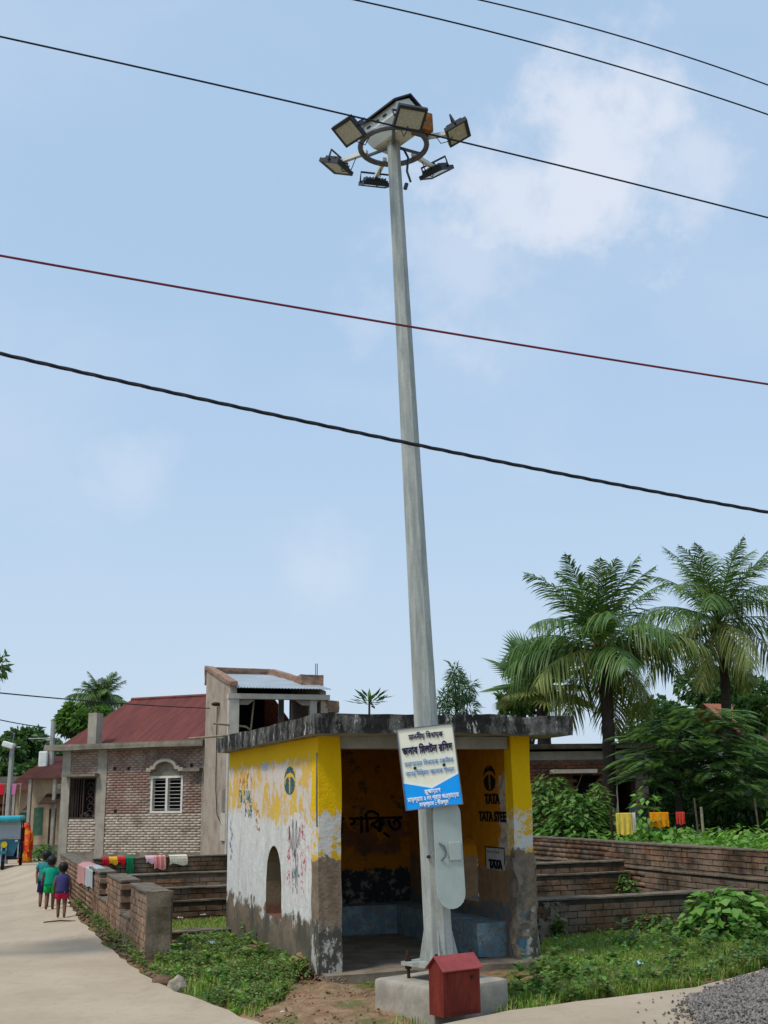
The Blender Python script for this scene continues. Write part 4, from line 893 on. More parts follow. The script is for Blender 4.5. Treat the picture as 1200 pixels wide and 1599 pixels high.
B().prism([(-.05, -.1, zb1+.22), (.2, -.1, zb1+.22), (.2, TD+.05, zt+.03), (-.05, TD+.05, zt+.03)], (0, 0, .12)).jitter(4, .02, 1).build('coping', CO, tower)
B().bb(-.05, TW*.68, TD+.002, TD+.1, zt-.45, zt+.1).jitter(4, .02, 2).build('parapet', CO, tower)
B().prism([(TW*.68, TD+.02, zt+.1), (TW*.68+.22, TD+.02, zt+.1), (TW-.3, TD*.35, zb1+.62), (TW-.52, TD*.35, zb1+.62)], (0, 0, -.2)).jitter(3, .02, 4).build('coping', CO, tower)
B().bb(TW-.62, TW+.1, TD*.2, TD*.45, zb1+.36, zb1+.66).jitter(3, .03, 4).build('parapet', CO, tower)
B().bb(TW-.1, TW+.35, .0, .5, zb0-.35, zb0-.02).jitter(4, .03, 4).build('brick_ledge', MT['brick_mid'], tower)
for x in (TW-.05, TW+.0): B().tube([(x, TD*.3, zb1+.5), (x, TD*.3, zb1+1.05)], .012, 5).build('rebar', MT['rust'], tower)
BAM = simple('bamboo', sc(150, 136, 112), .25, 8)
for p in ([(.62, .4, zop-.4), (.8, .35, zb0+.1)], [(-.5, -.15, zop+.62), (.5, .1, zop+.55), (1.1, .4, zop+.2)], [(.2, .3, zop-.1), (1.9, .3, zop+.75)], [(-1.1, .3, zop+.22), (.1, -.1, zop+.3)]): B().tube(p, .03, 6).build('bamboo_pole', BAM, tower)
B().tube([(-.04, 1.6, zb0-.1), (-.05, 1.55, 3.2), (-.05, 1.5, 2.0), (-.06, 1.2, 1.3), (-.05, .5, 1.0)], .015, 5).build('cable', MT['wire'], tower)
B().lathe([(.02, 0), (.12, .02), (.14, .06), (.12, .1), (.02, .12)], 12, (-.1, 1.5, zb0-.1)).build('meter_bracket', MT['rust'], tower)
B().bb(-.03, .05, .1, .7, 1.4, 2.0).build('recess', CEM_D, tower); B().bb(-.06, .0, .05, .75, .6, 1.35).build('light_patch', simple('pale_plaster', sc(186, 178, 164), .15, 3), tower)

# ================================================================== brick house on the right
q0 = AT(800, 1250, 27.5); q1 = AT(1004, 1250, 27.5)
rh = empty('brick_outbuilding', (q0.x, q0.y, 0), math.radians(6), 'small red brick house with flat roof and dark doorway behind the coconut palm', 'house')
def rl(px, py):
    a = rh.rotation_euler.z; ux = Vector((math.cos(a), math.sin(a), 0)); nn = Vector((-math.sin(a), math.cos(a), 0)); o = Vector((q0.x, q0.y, 0)); d = ray(px, py); e = Vector((0, 0, EYE)); t = (o-e).dot(nn)/d.dot(nn); p = e+d*t; return (p-o).dot(ux), p.z
RL = rl(1006, 1250)[0]; RH_ = rl(920, 1173)[1]; dx0, dz1 = rl(963, 1216); dx1 = rl(1000, 1216)[0]; vx0, vz1 = rl(895, 1211); vx1 = rl(938, 1211)[0]; vz0 = rl(920, 1255)[1]
frame_wall(RL, RH_, .22, [(dx0, dx1, 0, dz1), (vx0, vx1, vz0, vz1)], 'front_wall', MT['mortar'], rh)
HB2 = brickmat('red_house_brick', sc(146, 92, 72), sc(124, 78, 62), sc(92, 66, 54), dirt=.4)
bricks(rh, 0, RL, 0, RH_-.2, 0, .03, HB2, ('rh',), 0, skip=lambda x, z: (dx0-.05 < x < dx1+.05 and z < dz1+.08) or (vx0-.02 < x < vx1+.02 and vz0-.03 < z < vz1+.03))
B().bb(0, RL+.15, -.02, .2, RH_-.2, RH_).jitter(3, .01, 1).build('ring_beam', CEM, rh)
B().bb(-.2, RL+.35, -.3, 4.4, RH_+.05, RH_+.17).jitter(4, .02, 1).build('roof_slab', MT['mortar_dark'], rh)
B().bb(RL-.18, RL+.12, -.04, .25, 0, RH_-.2).build('corner_column', MT['mortar'], rh)
B().bb(0, .2, .22, 4, 0, RH_).build('side_wall', HB2, rh); B().bb(RL-.2, RL, .25, 4, 0, RH_).build('side_wall', HB2, rh); B().bb(.2, RL-.2, 3.8, 4, 0, RH_).build('rear_wall', HB2, rh)
B().bb(.2, RL-.2, 1.6, 1.7, 0, RH_).build('shade_dark_wall', shade_fill, rh)  # near-black wall, painted shade seen through the doorway
sx0, sz0 = rl(858, 1207); sx1 = rl(925, 1205)[0]
B().bb(sx0, sx1, -.45, .0, sz0-.02, sz0+.07).build('sunshade', simple('sunshade_cement', sc(170, 160, 146), .2, 4), rh)
fr = B().bb(dx0-.06, dx0, -.03, .1, 0, dz1+.06).bb(dx1, dx1+.06, -.03, .1, 0, dz1+.06).bb(dx0, dx1, -.03, .1, dz1, dz1+.06).build('door_frame', CEM, rh)
corr_sheet((dx0+(dx1-dx0)*.52, .14, .02), (dx1, .02, .02), (dx0+(dx1-dx0)*.52, .14, dz1*.72), (dx1, .02, dz1*.72), 8, .012, 'tin_door', simple('blue_grey_tin', sc(96, 112, 122), .2, 4, rough=.6), rh)
B().bb(vx0, vx1, .3, .32, vz0, vz1).build('window_shade_sheet', shade_fill, rh)  # dark sheet painted as shade behind the window opening

# ================================================================== vegetation
LM = {}
LM['palm'] = leafmat('palm_leaf', [sc(72, 106, 48), sc(92, 124, 60), sc(60, 92, 48), sc(116, 138, 68)], .3, .42)
LM['palm_old'] = leafmat('old_palm_leaf', [sc(112, 130, 58), sc(132, 142, 70), sc(94, 114, 52), sc(150, 148, 84)], .3, .5)
LM['fan'] = leafmat('fan_leaf', [sc(112, 142, 92), sc(132, 160, 108), sc(92, 122, 76)], .35)
LM['dark'] = leafmat('dark_foliage', [sc(58, 90, 46), sc(76, 110, 56), sc(48, 76, 42), sc(94, 124, 66)], .3)
LM['mid'] = leafmat('green_foliage', [sc(74, 112, 46), sc(94, 132, 58), sc(62, 96, 44), sc(114, 148, 74)], .35)
LM['bright'] = leafmat('fresh_foliage', [sc(98, 148, 56), sc(118, 164, 68), sc(80, 126, 50), sc(138, 174, 84)], .38)
LM['feather'] = leafmat('feathery_foliage', [sc(112, 146, 88), sc(132, 162, 104), sc(92, 126, 74)], .4)
LM['far'] = leafmat('far_foliage', [sc(92, 122, 80), sc(108, 138, 92), sc(76, 104, 72)], .3)
LM['grass'] = leafmat('grass_blade', [sc(120, 160, 58), sc(140, 174, 72), sc(100, 140, 52), sc(164, 178, 96), sc(176, 164, 104)], .4)
LM['weed'] = leafmat('weed_leaf', [sc(84, 120, 56), sc(102, 136, 66), sc(70, 104, 50), sc(124, 150, 82), sc(140, 142, 86)], .35)
BARK = simple('grey_brown_bark', sc(92, 78, 62), .35, 9, bump=.6)
BARK_D = simple('dark_bark', sc(62, 52, 44), .35, 9, bump=.6)
def palm_trunk(p0, p1, r0_, r1_, parent, mat):
    pts, rs = [], []; n = 26
    for i in range(n+1):
        t = i/n; p = p0.lerp(p1, t) + Vector((math.sin(t*2.6)*.12, 0, 0)); pts.append(p); rs.append(r0_ + (r1_-r0_)*t + (.012 if i % 2 else -.006))
    return B().tube(pts, rs, 10).build('trunk', mat, parent)
def frond(parent, az, el, bend, ln, mat, hang=.55, npair=54, lmax=.7):
    """one pinnate frond from the crown centre: a curved rib with drooping leaflets on both sides"""
    a = math.radians(az); hd = Vector((math.cos(a), math.sin(a), 0)); sd = Vector((-math.sin(a), math.cos(a), 0)); up = Vector((0, 0, 1))
    wv_ = random.uniform(-5, 5); n = 30; p = Vector((0, 0, 0)); pts = [p.copy()]; dirs = []
    for i in range(n):
        t = i/n; e = math.radians(el - bend*t**1.4 + wv_*math.sin(t*5)); d = hd*math.cos(e) + up*math.sin(e); dirs.append(d); p = p + d*(ln/n); pts.append(p.copy())
    dirs.append(dirs[-1])
    b = B().tube(pts[::3], [max(.004, .022*(1-i/10.5)) for i in range(11)], 5); o = b.build('frond', mat, parent)
    V_, F_ = [], []; base = 0
    for s in (-1, 1):
        for k in range(npair):
            t = .12 + .88*(k + random.random()*.6)/npair; x = t*n; i = min(n-1, int(x)); q = pts[i].lerp(pts[i+1], x-i); d = dirs[i]
            nrm = sd.cross(d).normalized()
            L_ = lmax*(math.sin(math.pi*min(1, .12+t*.9))**.7)*random.uniform(.8, 1.1)*(1 if t < .95 else .7)
            out_ = (sd*s*.9 + d*(.55+.5*t) + nrm*random.uniform(-.1, .5) + d*random.uniform(-.12, .12)).normalized()
            w_ = .031*random.uniform(.7, 1.3); c = out_.cross(nrm).normalized()*w_/2 if abs(out_.dot(nrm)) < .95 else d*w_/2
            c = (d - out_*d.dot(out_)).normalized()*w_/2
            drop = Vector((0, 0, -1))*L_*hang*random.uniform(.6, 1.35)
            m1 = q + out_*L_*.45 + drop*.12; m2 = q + out_*L_*.8 + drop*.55; tp = q + out_*L_*.98 + drop*1.0
            V_ += [q-c*.7, q+c*.7, m1-c, m1+c, m2-c*.7, m2+c*.7, tp]; F_ += [(base, base+1, base+3), (base, base+3, base+2), (base+2, base+3, base+5), (base+2, base+5, base+4), (base+4, base+5, base+6)]; base += 7
    me = arr_mesh('leaflets', [tuple(v) for v in V_], F_); me.materials.append(mat)
    lf = bpy.data.objects.new('leaflets', me); link(lf, o); tag(lf, kind='stuff')
    return o
def coco_palm(label, base, crown, ln, seed, old=.5, flower=True):
    random.seed(seed)
    t = empty('coconut_palm', base, 0, label, 'palm tree', 'coconut palms behind the plot')
    top = crown - base
    palm_trunk(Vector((0, 0, -.1)), top, .165, .115, t, BARK_D)
    c = bpy.data.objects.new('crown', None); c.location = top; c.empty_display_size = .2; link(c, t)
    for i in range(11): frond(c, i*33 + random.uniform(-14, 14), random.uniform(52, 86), random.uniform(28, 70), ln*random.uniform(.85, 1.05), LM['palm'], .35)
    for i in range(9): frond(c, i*40 + 15 + random.uniform(-14, 14), random.uniform(24, 50), random.uniform(75, 105), ln*random.uniform(.9, 1.1), LM['palm'], .7)
    for i in range(8): frond(c, i*45 + random.uniform(-20, 20), random.uniform(-15, 22), random.uniform(45, 85), ln*random.uniform(.85, 1.1), LM['palm_old'] if random.random() < old else LM['palm'], .85)
    for i in range(4): frond(c, i*90 + 30 + random.uniform(-30, 30), random.uniform(-60, -35), random.uniform(15, 35), ln*random.uniform(.6, .85), LM['palm_old'], .5)
    if flower:
        fm = simple('palm_flower_stalk', sc(190, 140, 60), .25, 12)
        for k in range(46):
            a = random.uniform(0, 6.28); e = random.uniform(.1, .9); r = random.uniform(.25, .48); d = Vector((math.cos(a)*math.cos(e), math.sin(a)*math.cos(e), math.sin(e)))
            B().tube([d*.08, d*r*.6, d*r - Vector((0, 0, .06))], [.014, .01, .004], 4).build('flower_stalk', fm, c)
    nutm = simple('green_coconut', sc(112, 112, 52), .2, 10)
    for k in range(7):
        a = k*.9; p = Vector((.2*math.cos(a), .2*math.sin(a), -.12 - .06*(k % 2)))
        B().lathe([(.01, -.11), (.06, -.09), (.09, 0), (.06, .09), (.01, .11)], 10, p).build('coconut', nutm, c, True)
    random.seed(7 + seed)
    return t
P1 = AT(945, 1296, 24.5); P1.z = 0
coco_palm('shorter coconut palm with orange flower stalks, its trunk before the brick house', P1, AT(937, 1016, 24.5), 2.45, 3)
P2 = AT(1133, 1290, 31); P2.z = 0
coco_palm('taller coconut palm without flowers rising behind the feathery tree', P2, AT(1122, 972, 31), 2.95, 9, .6, False)
P3 = AT(155, 1200, 62); P3.z = -.45
pf = coco_palm('far coconut palm top showing above the red roof', P3, AT(158, 1098, 62), 2.0, 21, .2, False)
# fan palm
random.seed(5)
fpb = AT(840, 1250, 28.5); fpb.z = 0; fpc = AT(842, 1068, 28.5)
fp = empty('fan_palm', fpb, 0, 'fan palm with stiff round leaves beside the shorter coconut palm', 'palm tree')
palm_trunk(Vector((0, 0, -.1)), fpc - fpb, .2, .16, fp, BARK_D)
fc = bpy.data.objects.new('crown', None); fc.location = fpc - fpb; link(fc, fp)
for k in range(24):
    az = k*137.5; el = 75 - k*4.6 + random.uniform(-8, 8); a, e = math.radians(az), math.radians(el); d = Vector((math.cos(a)*math.cos(e), math.sin(a)*math.cos(e), math.sin(e))); pl2 = random.uniform(.5, .8)
    s = d.cross(Vector((0, 0, 1))).normalized(); nrm = s.cross(d)
    b = B().tube([Vector((0, 0, 0)), d*pl2*.6, d*pl2], [.03, .02, .015], 5); c = d*pl2; R_ = random.uniform(.8, 1.05); ns = 26
    for j in range(ns):
        t0 = math.radians(-125 + 250*(j+.5)/ns); w2 = math.radians(250/ns*.46); rr = R_*(1 - .18*abs(t0/2.2))*random.uniform(.94, 1.04)
        f = lambda th, r, z=0: c + (d*math.cos(th) + s*math.sin(th))*r + nrm*z - Vector((0, 0, 1))*r*r*.12
        b.bm.faces.new([b.bm.verts.new(q) for q in (c, f(t0-w2, rr*.6, .0), f(t0, rr*.6, .025))]); b.bm.faces.new([b.bm.verts.new(q) for q in (c, f(t0, rr*.6, .025), f(t0+w2, rr*.6, .0))])
        b.bm.faces.new([b.bm.verts.new(q) for q in (f(t0-w2, rr*.6, 0), f(t0, rr, 0), f(t0, rr*.6, .025))]); b.bm.faces.new([b.bm.verts.new(q) for q in (f(t0, rr*.6, .025), f(t0, rr, 0), f(t0+w2, rr*.6, 0))])
    b.build('fan_leaf', LM['fan'] if k < 18 else LM['palm_old'], fc)
# feathery tree
def sprays(name, centers, n, ln, mat, parent):
    V_, F_ = [], []; base = 0
    for k in range(n):
        c, R_ = random.choice(centers); q = Vector(rnd_unit(1)[0]); p = Vector(c) + Vector((q.x*R_[0], q.y*R_[1], q.z*R_[2]))*random.uniform(.6, 1)
        az = math.atan2(q.y, q.x) + random.uniform(-.7, .7); d = Vector((math.cos(az), math.sin(az), random.uniform(-.1, .25))).normalized(); s = d.cross(Vector((0, 0, 1))).normalized(); L_ = ln*random.uniform(.7, 1.2)
        for i in range(15):
            t = (i+1)/15; r = p + d*L_*t - Vector((0, 0, 1))*L_*t*t*.35; ll = L_*.3*math.sin(math.pi*(.15+.8*t))
            for sg in (-1, 1):
                o = (s*sg + d*.5 - Vector((0, 0, .25))).normalized(); w_ = d*ll*.2
                V_ += [r, r + o*ll*.5 + w_, r + o*ll, r + o*ll*.5 - w_]; F_ += [(base, base+1, base+2), (base, base+2, base+3)]; base += 4
    me = arr_mesh(name, [tuple(v) for v in V_], F_); return mobj(name, me, mat, parent)
fb_ = AT(1060, 1290, 23.5); fb_.z = 0
ft = empty('feathery_tree', fb_, 0, 'feathery-leaved spreading tree beside the small brick house', 'tree')
def fo(px, py, Y=23.5, dy=0): q = AT(px, py, Y + dy); return q - fb_
B().tube([(0, 0, -.1), fo(1059, 1230), fo(1058, 1180), fo(1064, 1140)], [.09, .075, .06, .03], 8).build('trunk', BARK_D, ft)
for q in ((1110, 1170, 0), (1020, 1165, .4), (1140, 1205, -.5), (1090, 1130, .5), (1010, 1205, .2)): B().tube([fo(1058, 1205), fo((1058+q[0])/2, q[1]+18), fo(q[0], q[1], 23.5, q[2])], [.05, .035, .015], 6).build('limb', BARK_D, ft)
sprays('crown', [(fo(1095, 1150), (.9, .9, .45)), (fo(1130, 1185), (.9, 1.0, .5)), (fo(1040, 1160), (.7, .9, .5)), (fo(1150, 1225, 23.5, -.3), (.65, .9, .42)), (fo(1085, 1205), (.7, 1, .45)), (fo(1010, 1195), (.4, .7, .4)), (fo(1105, 1120), (.5, .6, .25)), (fo(1165, 1195), (.6, .8, .4))], 760, .62, LM['feather'], ft)
def tree(name, label, base, clumps, mat, n_each, ln, wd, trunk_r, bark=BARK_D, group=None, flat=.8, cat='tree'):
    """clumps: list of (world centre, radius)"""
    t = empty(name, base, 0, label, cat, group); loc = [(c - base, r) for c, r in clumps]
    mean = sum((c for c, r in loc), Vector()) / len(loc)
    B().tube([(0, 0, -.15), mean*.35 + Vector((.05, 0, 0)), Vector((mean.x, mean.y, mean.z*.85))], [trunk_r, trunk_r*.8, trunk_r*.4], 8).build('trunk', bark, t)
    for c, r in loc: B().tube([mean*.5, (mean*.5).lerp(c, .55) + Vector((0, 0, -.05)), c], [trunk_r*.45, trunk_r*.3, trunk_r*.1], 5).build('limb', bark, t)
    mobj('crown', clump_leaves('crown', [tuple(c) for c, r in loc], [r for c, r in loc], n_each, ln, wd, flat), mat, t)
    return t
def clumps_px(spec, Y): return [(AT(x, y, Y + dy), r*Y/1750) for x, y, r, dy in spec]
def gbase(px, Y, z=None): q = AT(px, 1280, Y); q.z = TZ(q.x, q.y) if z is None else z; return q
def blob(cx, cy, w_, h_, n, r, dy, seed):
    random.seed(seed); o = []
    for k in range(n):
        a = random.random()*6.28; q = random.random()**.5; o.append((cx + w_*q*math.cos(a), cy + h_*q*math.sin(a), r*random.uniform(.6, 1.2), random.uniform(-dy, dy)))
    return o
tree('broad_tree', 'dense dark tree behind the taller coconut palm', gbase(1090, 40), clumps_px(blob(1110, 1125, 105, 66, 30, 32, 2.0, 1) + blob(1120, 1225, 100, 45, 18, 30, 2, 44), 40), LM['dark'], 330, .26, .15, .3)
tree('broad_tree', 'dark tree crown between the two coconut palms', gbase(1040, 36), clumps_px(blob(1035, 1185, 60, 70, 24, 26, 1.2, 2), 32), LM['dark'], 300, .24, .13, .2)
tree('broad_tree', 'brighter green tree at the frame edge by the tiled roof', gbase(1175, 33), clumps_px(blob(1178, 1118, 26, 22, 8, 16, .8, 3), 33) + clumps_px(blob(1190, 1200, 26, 40, 9, 18, .8, 30), 30), LM['mid'], 260, .2, .12, .14)
tree('added_bushes', 'dark bushes added to fill the dark beneath the feathery tree', gbase(1120, 25.5), clumps_px(blob(1115, 1262, 95, 26, 22, 26, .8, 77), 25.5), LM['dark'], 260, .16, .09, .06, cat='hedge')  # bushes put in to darken the space beneath the feathery tree
tree('shrub_tree', 'low green tree under the fan palm, behind the shelter roof', gbase(820, 31), clumps_px(blob(812, 1090, 42, 22, 9, 18, .8, 4), 31), LM['mid'], 240, .2, .11, .12)
tree('slender_tree', 'slender drooping tree showing above the shelter roof beside the mast', gbase(712, 38), clumps_px([(712, 1060, 11, 0), (710, 1045, 7, 0), (715, 1075, 13, 0), (698, 1090, 9, 0), (728, 1080, 9, .2), (735, 1070, 6, .2), (705, 1105, 14, 0), (730, 1102, 14, .3), (690, 1100, 9, 0)], 38), LM['far'], 110, .34, .05, .1, flat=1.5)
tb = gbase(577, 36); tt = empty('young_tree', tb, 0, 'young tree with big stiff leaves peeping over the shelter roof', 'tree')
tc_ = AT(577, 1088, 36) - tb; B().tube([(0, 0, -.1), tc_*.6, tc_], [.06, .05, .03], 6).build('trunk', BARK, tt)
Pp, Dd = [], []
for k in range(46):
    a = random.uniform(0, 6.28); e = random.uniform(-.1, 1.0); r = random.uniform(0, .35); Pp.append((tc_.x + r*math.cos(a), tc_.y + r*math.sin(a), tc_.z - .25 + random.uniform(0, .25))); Dd.append((math.cos(a)*math.cos(e), math.sin(a)*math.cos(e), math.sin(e)))
mobj('crown', leaf_cloud('crown', Pp, Dd, [(0, 0, 1.0)]*46, rng.uniform(.3, .55, 46), .13, .05), LM['dark'], tt)
# far trees on the left
for (lab, px, Y, spec, mm, seed) in [('round green tree rising behind the red roof', 128, 58, (128, 1122, 24, 22, 10, 16, 1.5), 'mid', 11), ('tall dark tree behind the lane pole', 62, 70, (60, 1170, 28, 26, 12, 18, 2), 'far', 12), ('dense dark green tree at the end of the lane', 25, 66, (22, 1185, 34, 34, 16, 20, 2), 'dark', 13), ('yellow-green tree behind the lamp pole', 2, 72, (0, 1165, 24, 16, 9, 16, 2), 'mid', 14), ('low dark tree behind the lane houses', 45, 62, (45, 1215, 36, 16, 10, 18, 1.5), 'dark', 15)]:
    tree('far_tree', lab, gbase(px, Y, -.45), clumps_px(blob(*spec, seed), Y), LM[mm], 260, .42, .25, .3, group='trees at the end of the lane')
# a neighbour's tree outside the frame on the left; only a twig reaches in
nb_ = Vector((-7.2, 13.5, TZ(-7.2, 13.5)))
tree('roadside_tree', 'tree at the left frame edge with a leafy twig reaching into the sky', nb_, [(AT(-110, 1020, 13.5), .5), (AT(-140, 980, 13.8), .5), (AT(-90, 1080, 13.2), .4), (AT(-40, 1045, 13.2), .34), (AT(-4, 1042, 13.0), .13), (AT(4, 1030, 13.0), .07)], LM['dark'], 260, .11, .05, .12)

def inpoly(P, poly):
    x, y = P[:, 0], P[:, 1]; ins = np.zeros(len(P), bool); n = len(poly)
    for i in range(n):
        x1, y1 = poly[i][0], poly[i][1]; x2, y2 = poly[(i+1) % n][0], poly[(i+1) % n][1]
        c = ((y1 > y) != (y2 > y)) & (x < (x2-x1)*(y-y1)/((y2-y1) + 1e-12) + x1); ins ^= c
    return ins
def scatter(poly, dens, patch=None):
    A = np.array([(p[0], p[1]) for p in poly]); lo, hi = A.min(0), A.max(0); n = int((hi-lo).prod()*dens); P = rng.uniform(lo, hi, (n, 2)); P = P[inpoly(P, A)]
    if patch:
        from mathutils import noise
        k = np.array([noise.noise(Vector((p[0]*patch[0], p[1]*patch[0], patch[2]))) for p in P]); P = P[rng.uniform(-.25, .25, len(P)) + k > patch[1]]
    return P
def weeds(name, label, poly, dens, h, ln, wd, mat, per=9, patch=(1.1, -.2, 0), zf=TZ):
    P = scatter(poly, dens, patch); bp, bd, bn, bl = [], [], [], []
    for x, y in P:
        z = zf(x, y); hh = h*random.uniform(.4, 1.15); lx, ly = random.uniform(-.35, .35)*hh, random.uniform(-.35, .35)*hh
        for k in range(per):
            t = random.random()**.7; a = random.uniform(0, 6.28); e = random.uniform(-.2, .8)
            bp.append((x + lx*t, y + ly*t, z + hh*t)); bd.append((math.cos(a)*math.cos(e), math.sin(a)*math.cos(e), math.sin(e))); bn.append((random.uniform(-.4, .4), random.uniform(-.4, .4), 1)); bl.append(random.uniform(.6, 1.3))
    bl = np.array(bl); o = mobj(name, leaf_cloud(name, bp, bd, bn, ln*bl, wd*bl, .15), mat); tag(o, label, 'plants', kind='stuff'); return o
def grass(name, label, poly, dens, h, mat, patch=(.9, -.25, 3), zf=TZ, w=.006):
    P = scatter(poly, dens, patch); n = len(P); Z = np.array([zf(x, y) for x, y in P]) - .015
    a = rng.uniform(0, 6.28, n); ln = h*rng.uniform(.4, 1.2, n); tilt = rng.uniform(.1, .75, n); dx, dy = np.cos(a)*tilt*ln, np.sin(a)*tilt*ln
    wv = np.stack([-np.sin(a), np.cos(a), 0*a], 1)*w; b = np.stack([P[:, 0], P[:, 1], Z], 1)
    m = b + np.stack([dx*.35, dy*.35, ln*.6], 1); t = b + np.stack([dx, dy, ln*(1-.35*tilt)], 1)
    v = np.stack([b-wv, b+wv, m+wv*.8, m-wv*.8, t], 1).reshape(-1, 3); i = np.arange(n)[:, None]*5
    f = np.concatenate([i + np.array([[0, 1, 2]]), i + np.array([[0, 2, 3]]), i + np.array([[3, 2, 4]])], 0)
    o = mobj(name, arr_mesh(name, v, f), mat); tag(o, label, 'grass', kind='stuff'); return o
# leafy ground cover between lane, shelter and plot
pA = [GT(*p) for p in [(232, 1525), (255, 1482), (300, 1468), (352, 1462), (372, 1472), (430, 1495), (475, 1505), (462, 1530), (450, 1555), (418, 1580), (395, 1594), (345, 1572), (290, 1552), (250, 1534)]]
weeds('weed_patch', 'low leafy green weeds between the lane and the shelter', pA, 560, .11, .036, .026, LM['weed'], 10, (1.9, -.14, 0))
weeds('taller_weeds', 'taller leafy plants standing in the weed patch by the shelter', pA, 7, .24, .075, .05, LM['bright'], 16, (1.2, -.1, 5))
grass('grass_patch', 'short grass between the lane and the shelter', pA, 2600, .1, LM['grass'])
pV = [GT(*p) for p in [(116, 1408), (128, 1425), (148, 1452), (182, 1483), (215, 1512), (232, 1525), (228, 1500), (195, 1470), (165, 1445), (135, 1420)]]
weeds('verge_weeds', 'straggling weeds along the foot of the lane wall', pV, 200, .13, .045, .03, LM['weed'], 9, (1.5, .06, 4))
pB = [G(*p) for p in [(838, 1532), (850, 1474), (930, 1462), (1060, 1450), (1200, 1440), (1330, 1430), (1330, 1470), (1200, 1508), (1085, 1540), (1000, 1551), (900, 1563), (800, 1576), (765, 1580), (790, 1545)]]
grass('lawn', 'bright green grass between the low garden wall and the road', pB, 5600, .12, LM['grass'], (1.0, -.3, 3))
weeds('lawn_weeds', 'leafy weeds scattered through the grass by the road', pB, 65, .15, .055, .038, LM['bright'], 9, (1.3, .0, 2))
weeds('lawn_tall_weeds', 'taller pale leafy weeds standing in the roadside grass', pB, 12, .32, .1, .065, LM['weed'], 18, (1.1, .0, 9))
pB2 = [G(*p) for p in [(765, 1580), (850, 1545), (960, 1540), (1085, 1525), (1200, 1490), (1330, 1460), (1330, 1478), (1200, 1510), (1085, 1541), (900, 1565), (800, 1577)]]
weeds('road_edge_weeds', 'thicker leafy weeds along the road edge', pB2, 180, .17, .055, .04, LM['weed'], 10, (1.7, -.08, 8))
pC = [L(u, v) for u, v in [(-1.1, 4.4), (.0, 4.4), (1.5, 6.1), (-1.1, 6.1)]]
grass('plot_grass', 'thin grass inside the left brick plot', pC, 1800, .07, LM['grass'], (1, -.3, 1)); 
pD = [L(u, v) for u, v in [(2.7, 1.85), (6.4, 1.85), (6.4, 4.3), (2.7, 4.3)]]
grass('plot_grass', 'thin grass inside the right brick plot', pD, 900, .1, LM['grass'], (1, -.1, 1))
pE = [L(u, v) for u, v in [(-.35, -.3), (.0, -.02), (-.02, 3.6), (-.5, 3.6)]]
weeds('wall_foot_weeds', 'weeds growing at the foot of the whitewashed shelter wall', pE, 120, .2, .08, .05, LM['weed'], 8, (1.2, -.05, 6))
grass('base_tuft', 'grass tufts around the mast foundation', [(BP.x-.75, BP.y-.3), (BP.x-.2, BP.y-.75), (BP.x-.1, BP.y-.6), (BP.x-.6, BP.y-.1)], 500, .12, LM['grass'], (2, -.1, 1))
grass('base_tuft', 'grass growing on the far side of the mast foundation', [(BP.x+.35, BP.y-.2), (BP.x+.9, BP.y-.25), (BP.x+1.1, BP.y+.5), (BP.x+.5, BP.y+.7)], 1400, .13, LM['grass'], (2, -.4, 1))
# the big-leaved shrub by the low wall
def shrub(name, label, base, n, rx, ry, h, ln, wd, mat, stems=9):
    t = empty(name, base, 0, label, 'shrub'); st = B(); P, D, Nn = [], [], []
    for k in range(stems):
        a = random.uniform(0, 6.28); r = random.uniform(.2, .9); tip = Vector((rx*r*math.cos(a), ry*r*math.sin(a), h*random.uniform(.6, 1))); st.tube([(0, 0, -.05), tip*.5 + Vector((0, 0, h*.12)), tip], [.014, .01, .005], 5)
    st.build('stems', BARK, t)
    for k in range(n):
        q = Vector(rnd_unit(1)[0]); q.z = abs(q.z); r = random.uniform(.45, 1)**.6; P.append((q.x*rx*r, q.y*ry*r, .06 + q.z*h*r*.95)); a = math.atan2(q.y, q.x) + random.uniform(-1, 1); D.append((math.cos(a), math.sin(a), random.uniform(-.7, .25))); Nn.append((q.x*.6 + random.uniform(-.3, .3), q.y*.6 + random.uniform(-.3, .3), .9))
    mobj('leaves', leaf_cloud('leaves', P, D, Nn, ln*rng.uniform(.6, 1.25, n), wd*rng.uniform(.7, 1.2, n), .2), mat, t); return t
shrub('leafy_shrub', 'broad-leaved bright green shrub against the low garden wall', G(1145, 1470), 520, .62, .5, .62, .15, .115, LM['bright'])
shrub('leafy_shrub', 'broad-leaved shrub at the road end of the low garden wall', G(1250, 1462), 380, .5, .5, .62, .15, .115, LM['bright'])
shrub('leafy_shrub', 'small spreading weed bush near the low garden wall', G(1030, 1462), 150, .3, .25, .24, .09, .06, LM['weed'], 5)
shrub('leafy_shrub', 'tiny bush in the corner between the stepped walls', L(6.15, 4.2), 130, .2, .18, .55, .09, .06, LM['mid'], 4)
shrub('leafy_shrub', 'young leafy sapling beside the tin door', AT(1000, 1290, 20.8) * Vector((1, 1, 0)) if False else Vector((AT(1012, 1290, 20.8).x, 20.8, 0)), 260, .4, .35, 1.95, .17, .1, LM['bright'], 5)
# bushes beyond the long wall
for i, (px, Y, w_, top, lab, mm) in enumerate([(862, 24.0, .75, 1200, 'tall green bush beside the yellow shelter pillar', 'mid'), (905, 22.6, .7, 1225, 'wide tangled bush before the palm trunk', 'mid'), (938, 23.4, .28, 1215, 'upright leafy bush touching the palm trunk', 'weed')]):
    b0 = Vector((AT(px, 1300, Y).x, Y, 0)); hz_ = AT(px, top, Y).z
    shrub('garden_bush', lab, b0, 2100, w_*1.15, .8, hz_, .17, .1, LM[mm], 14)
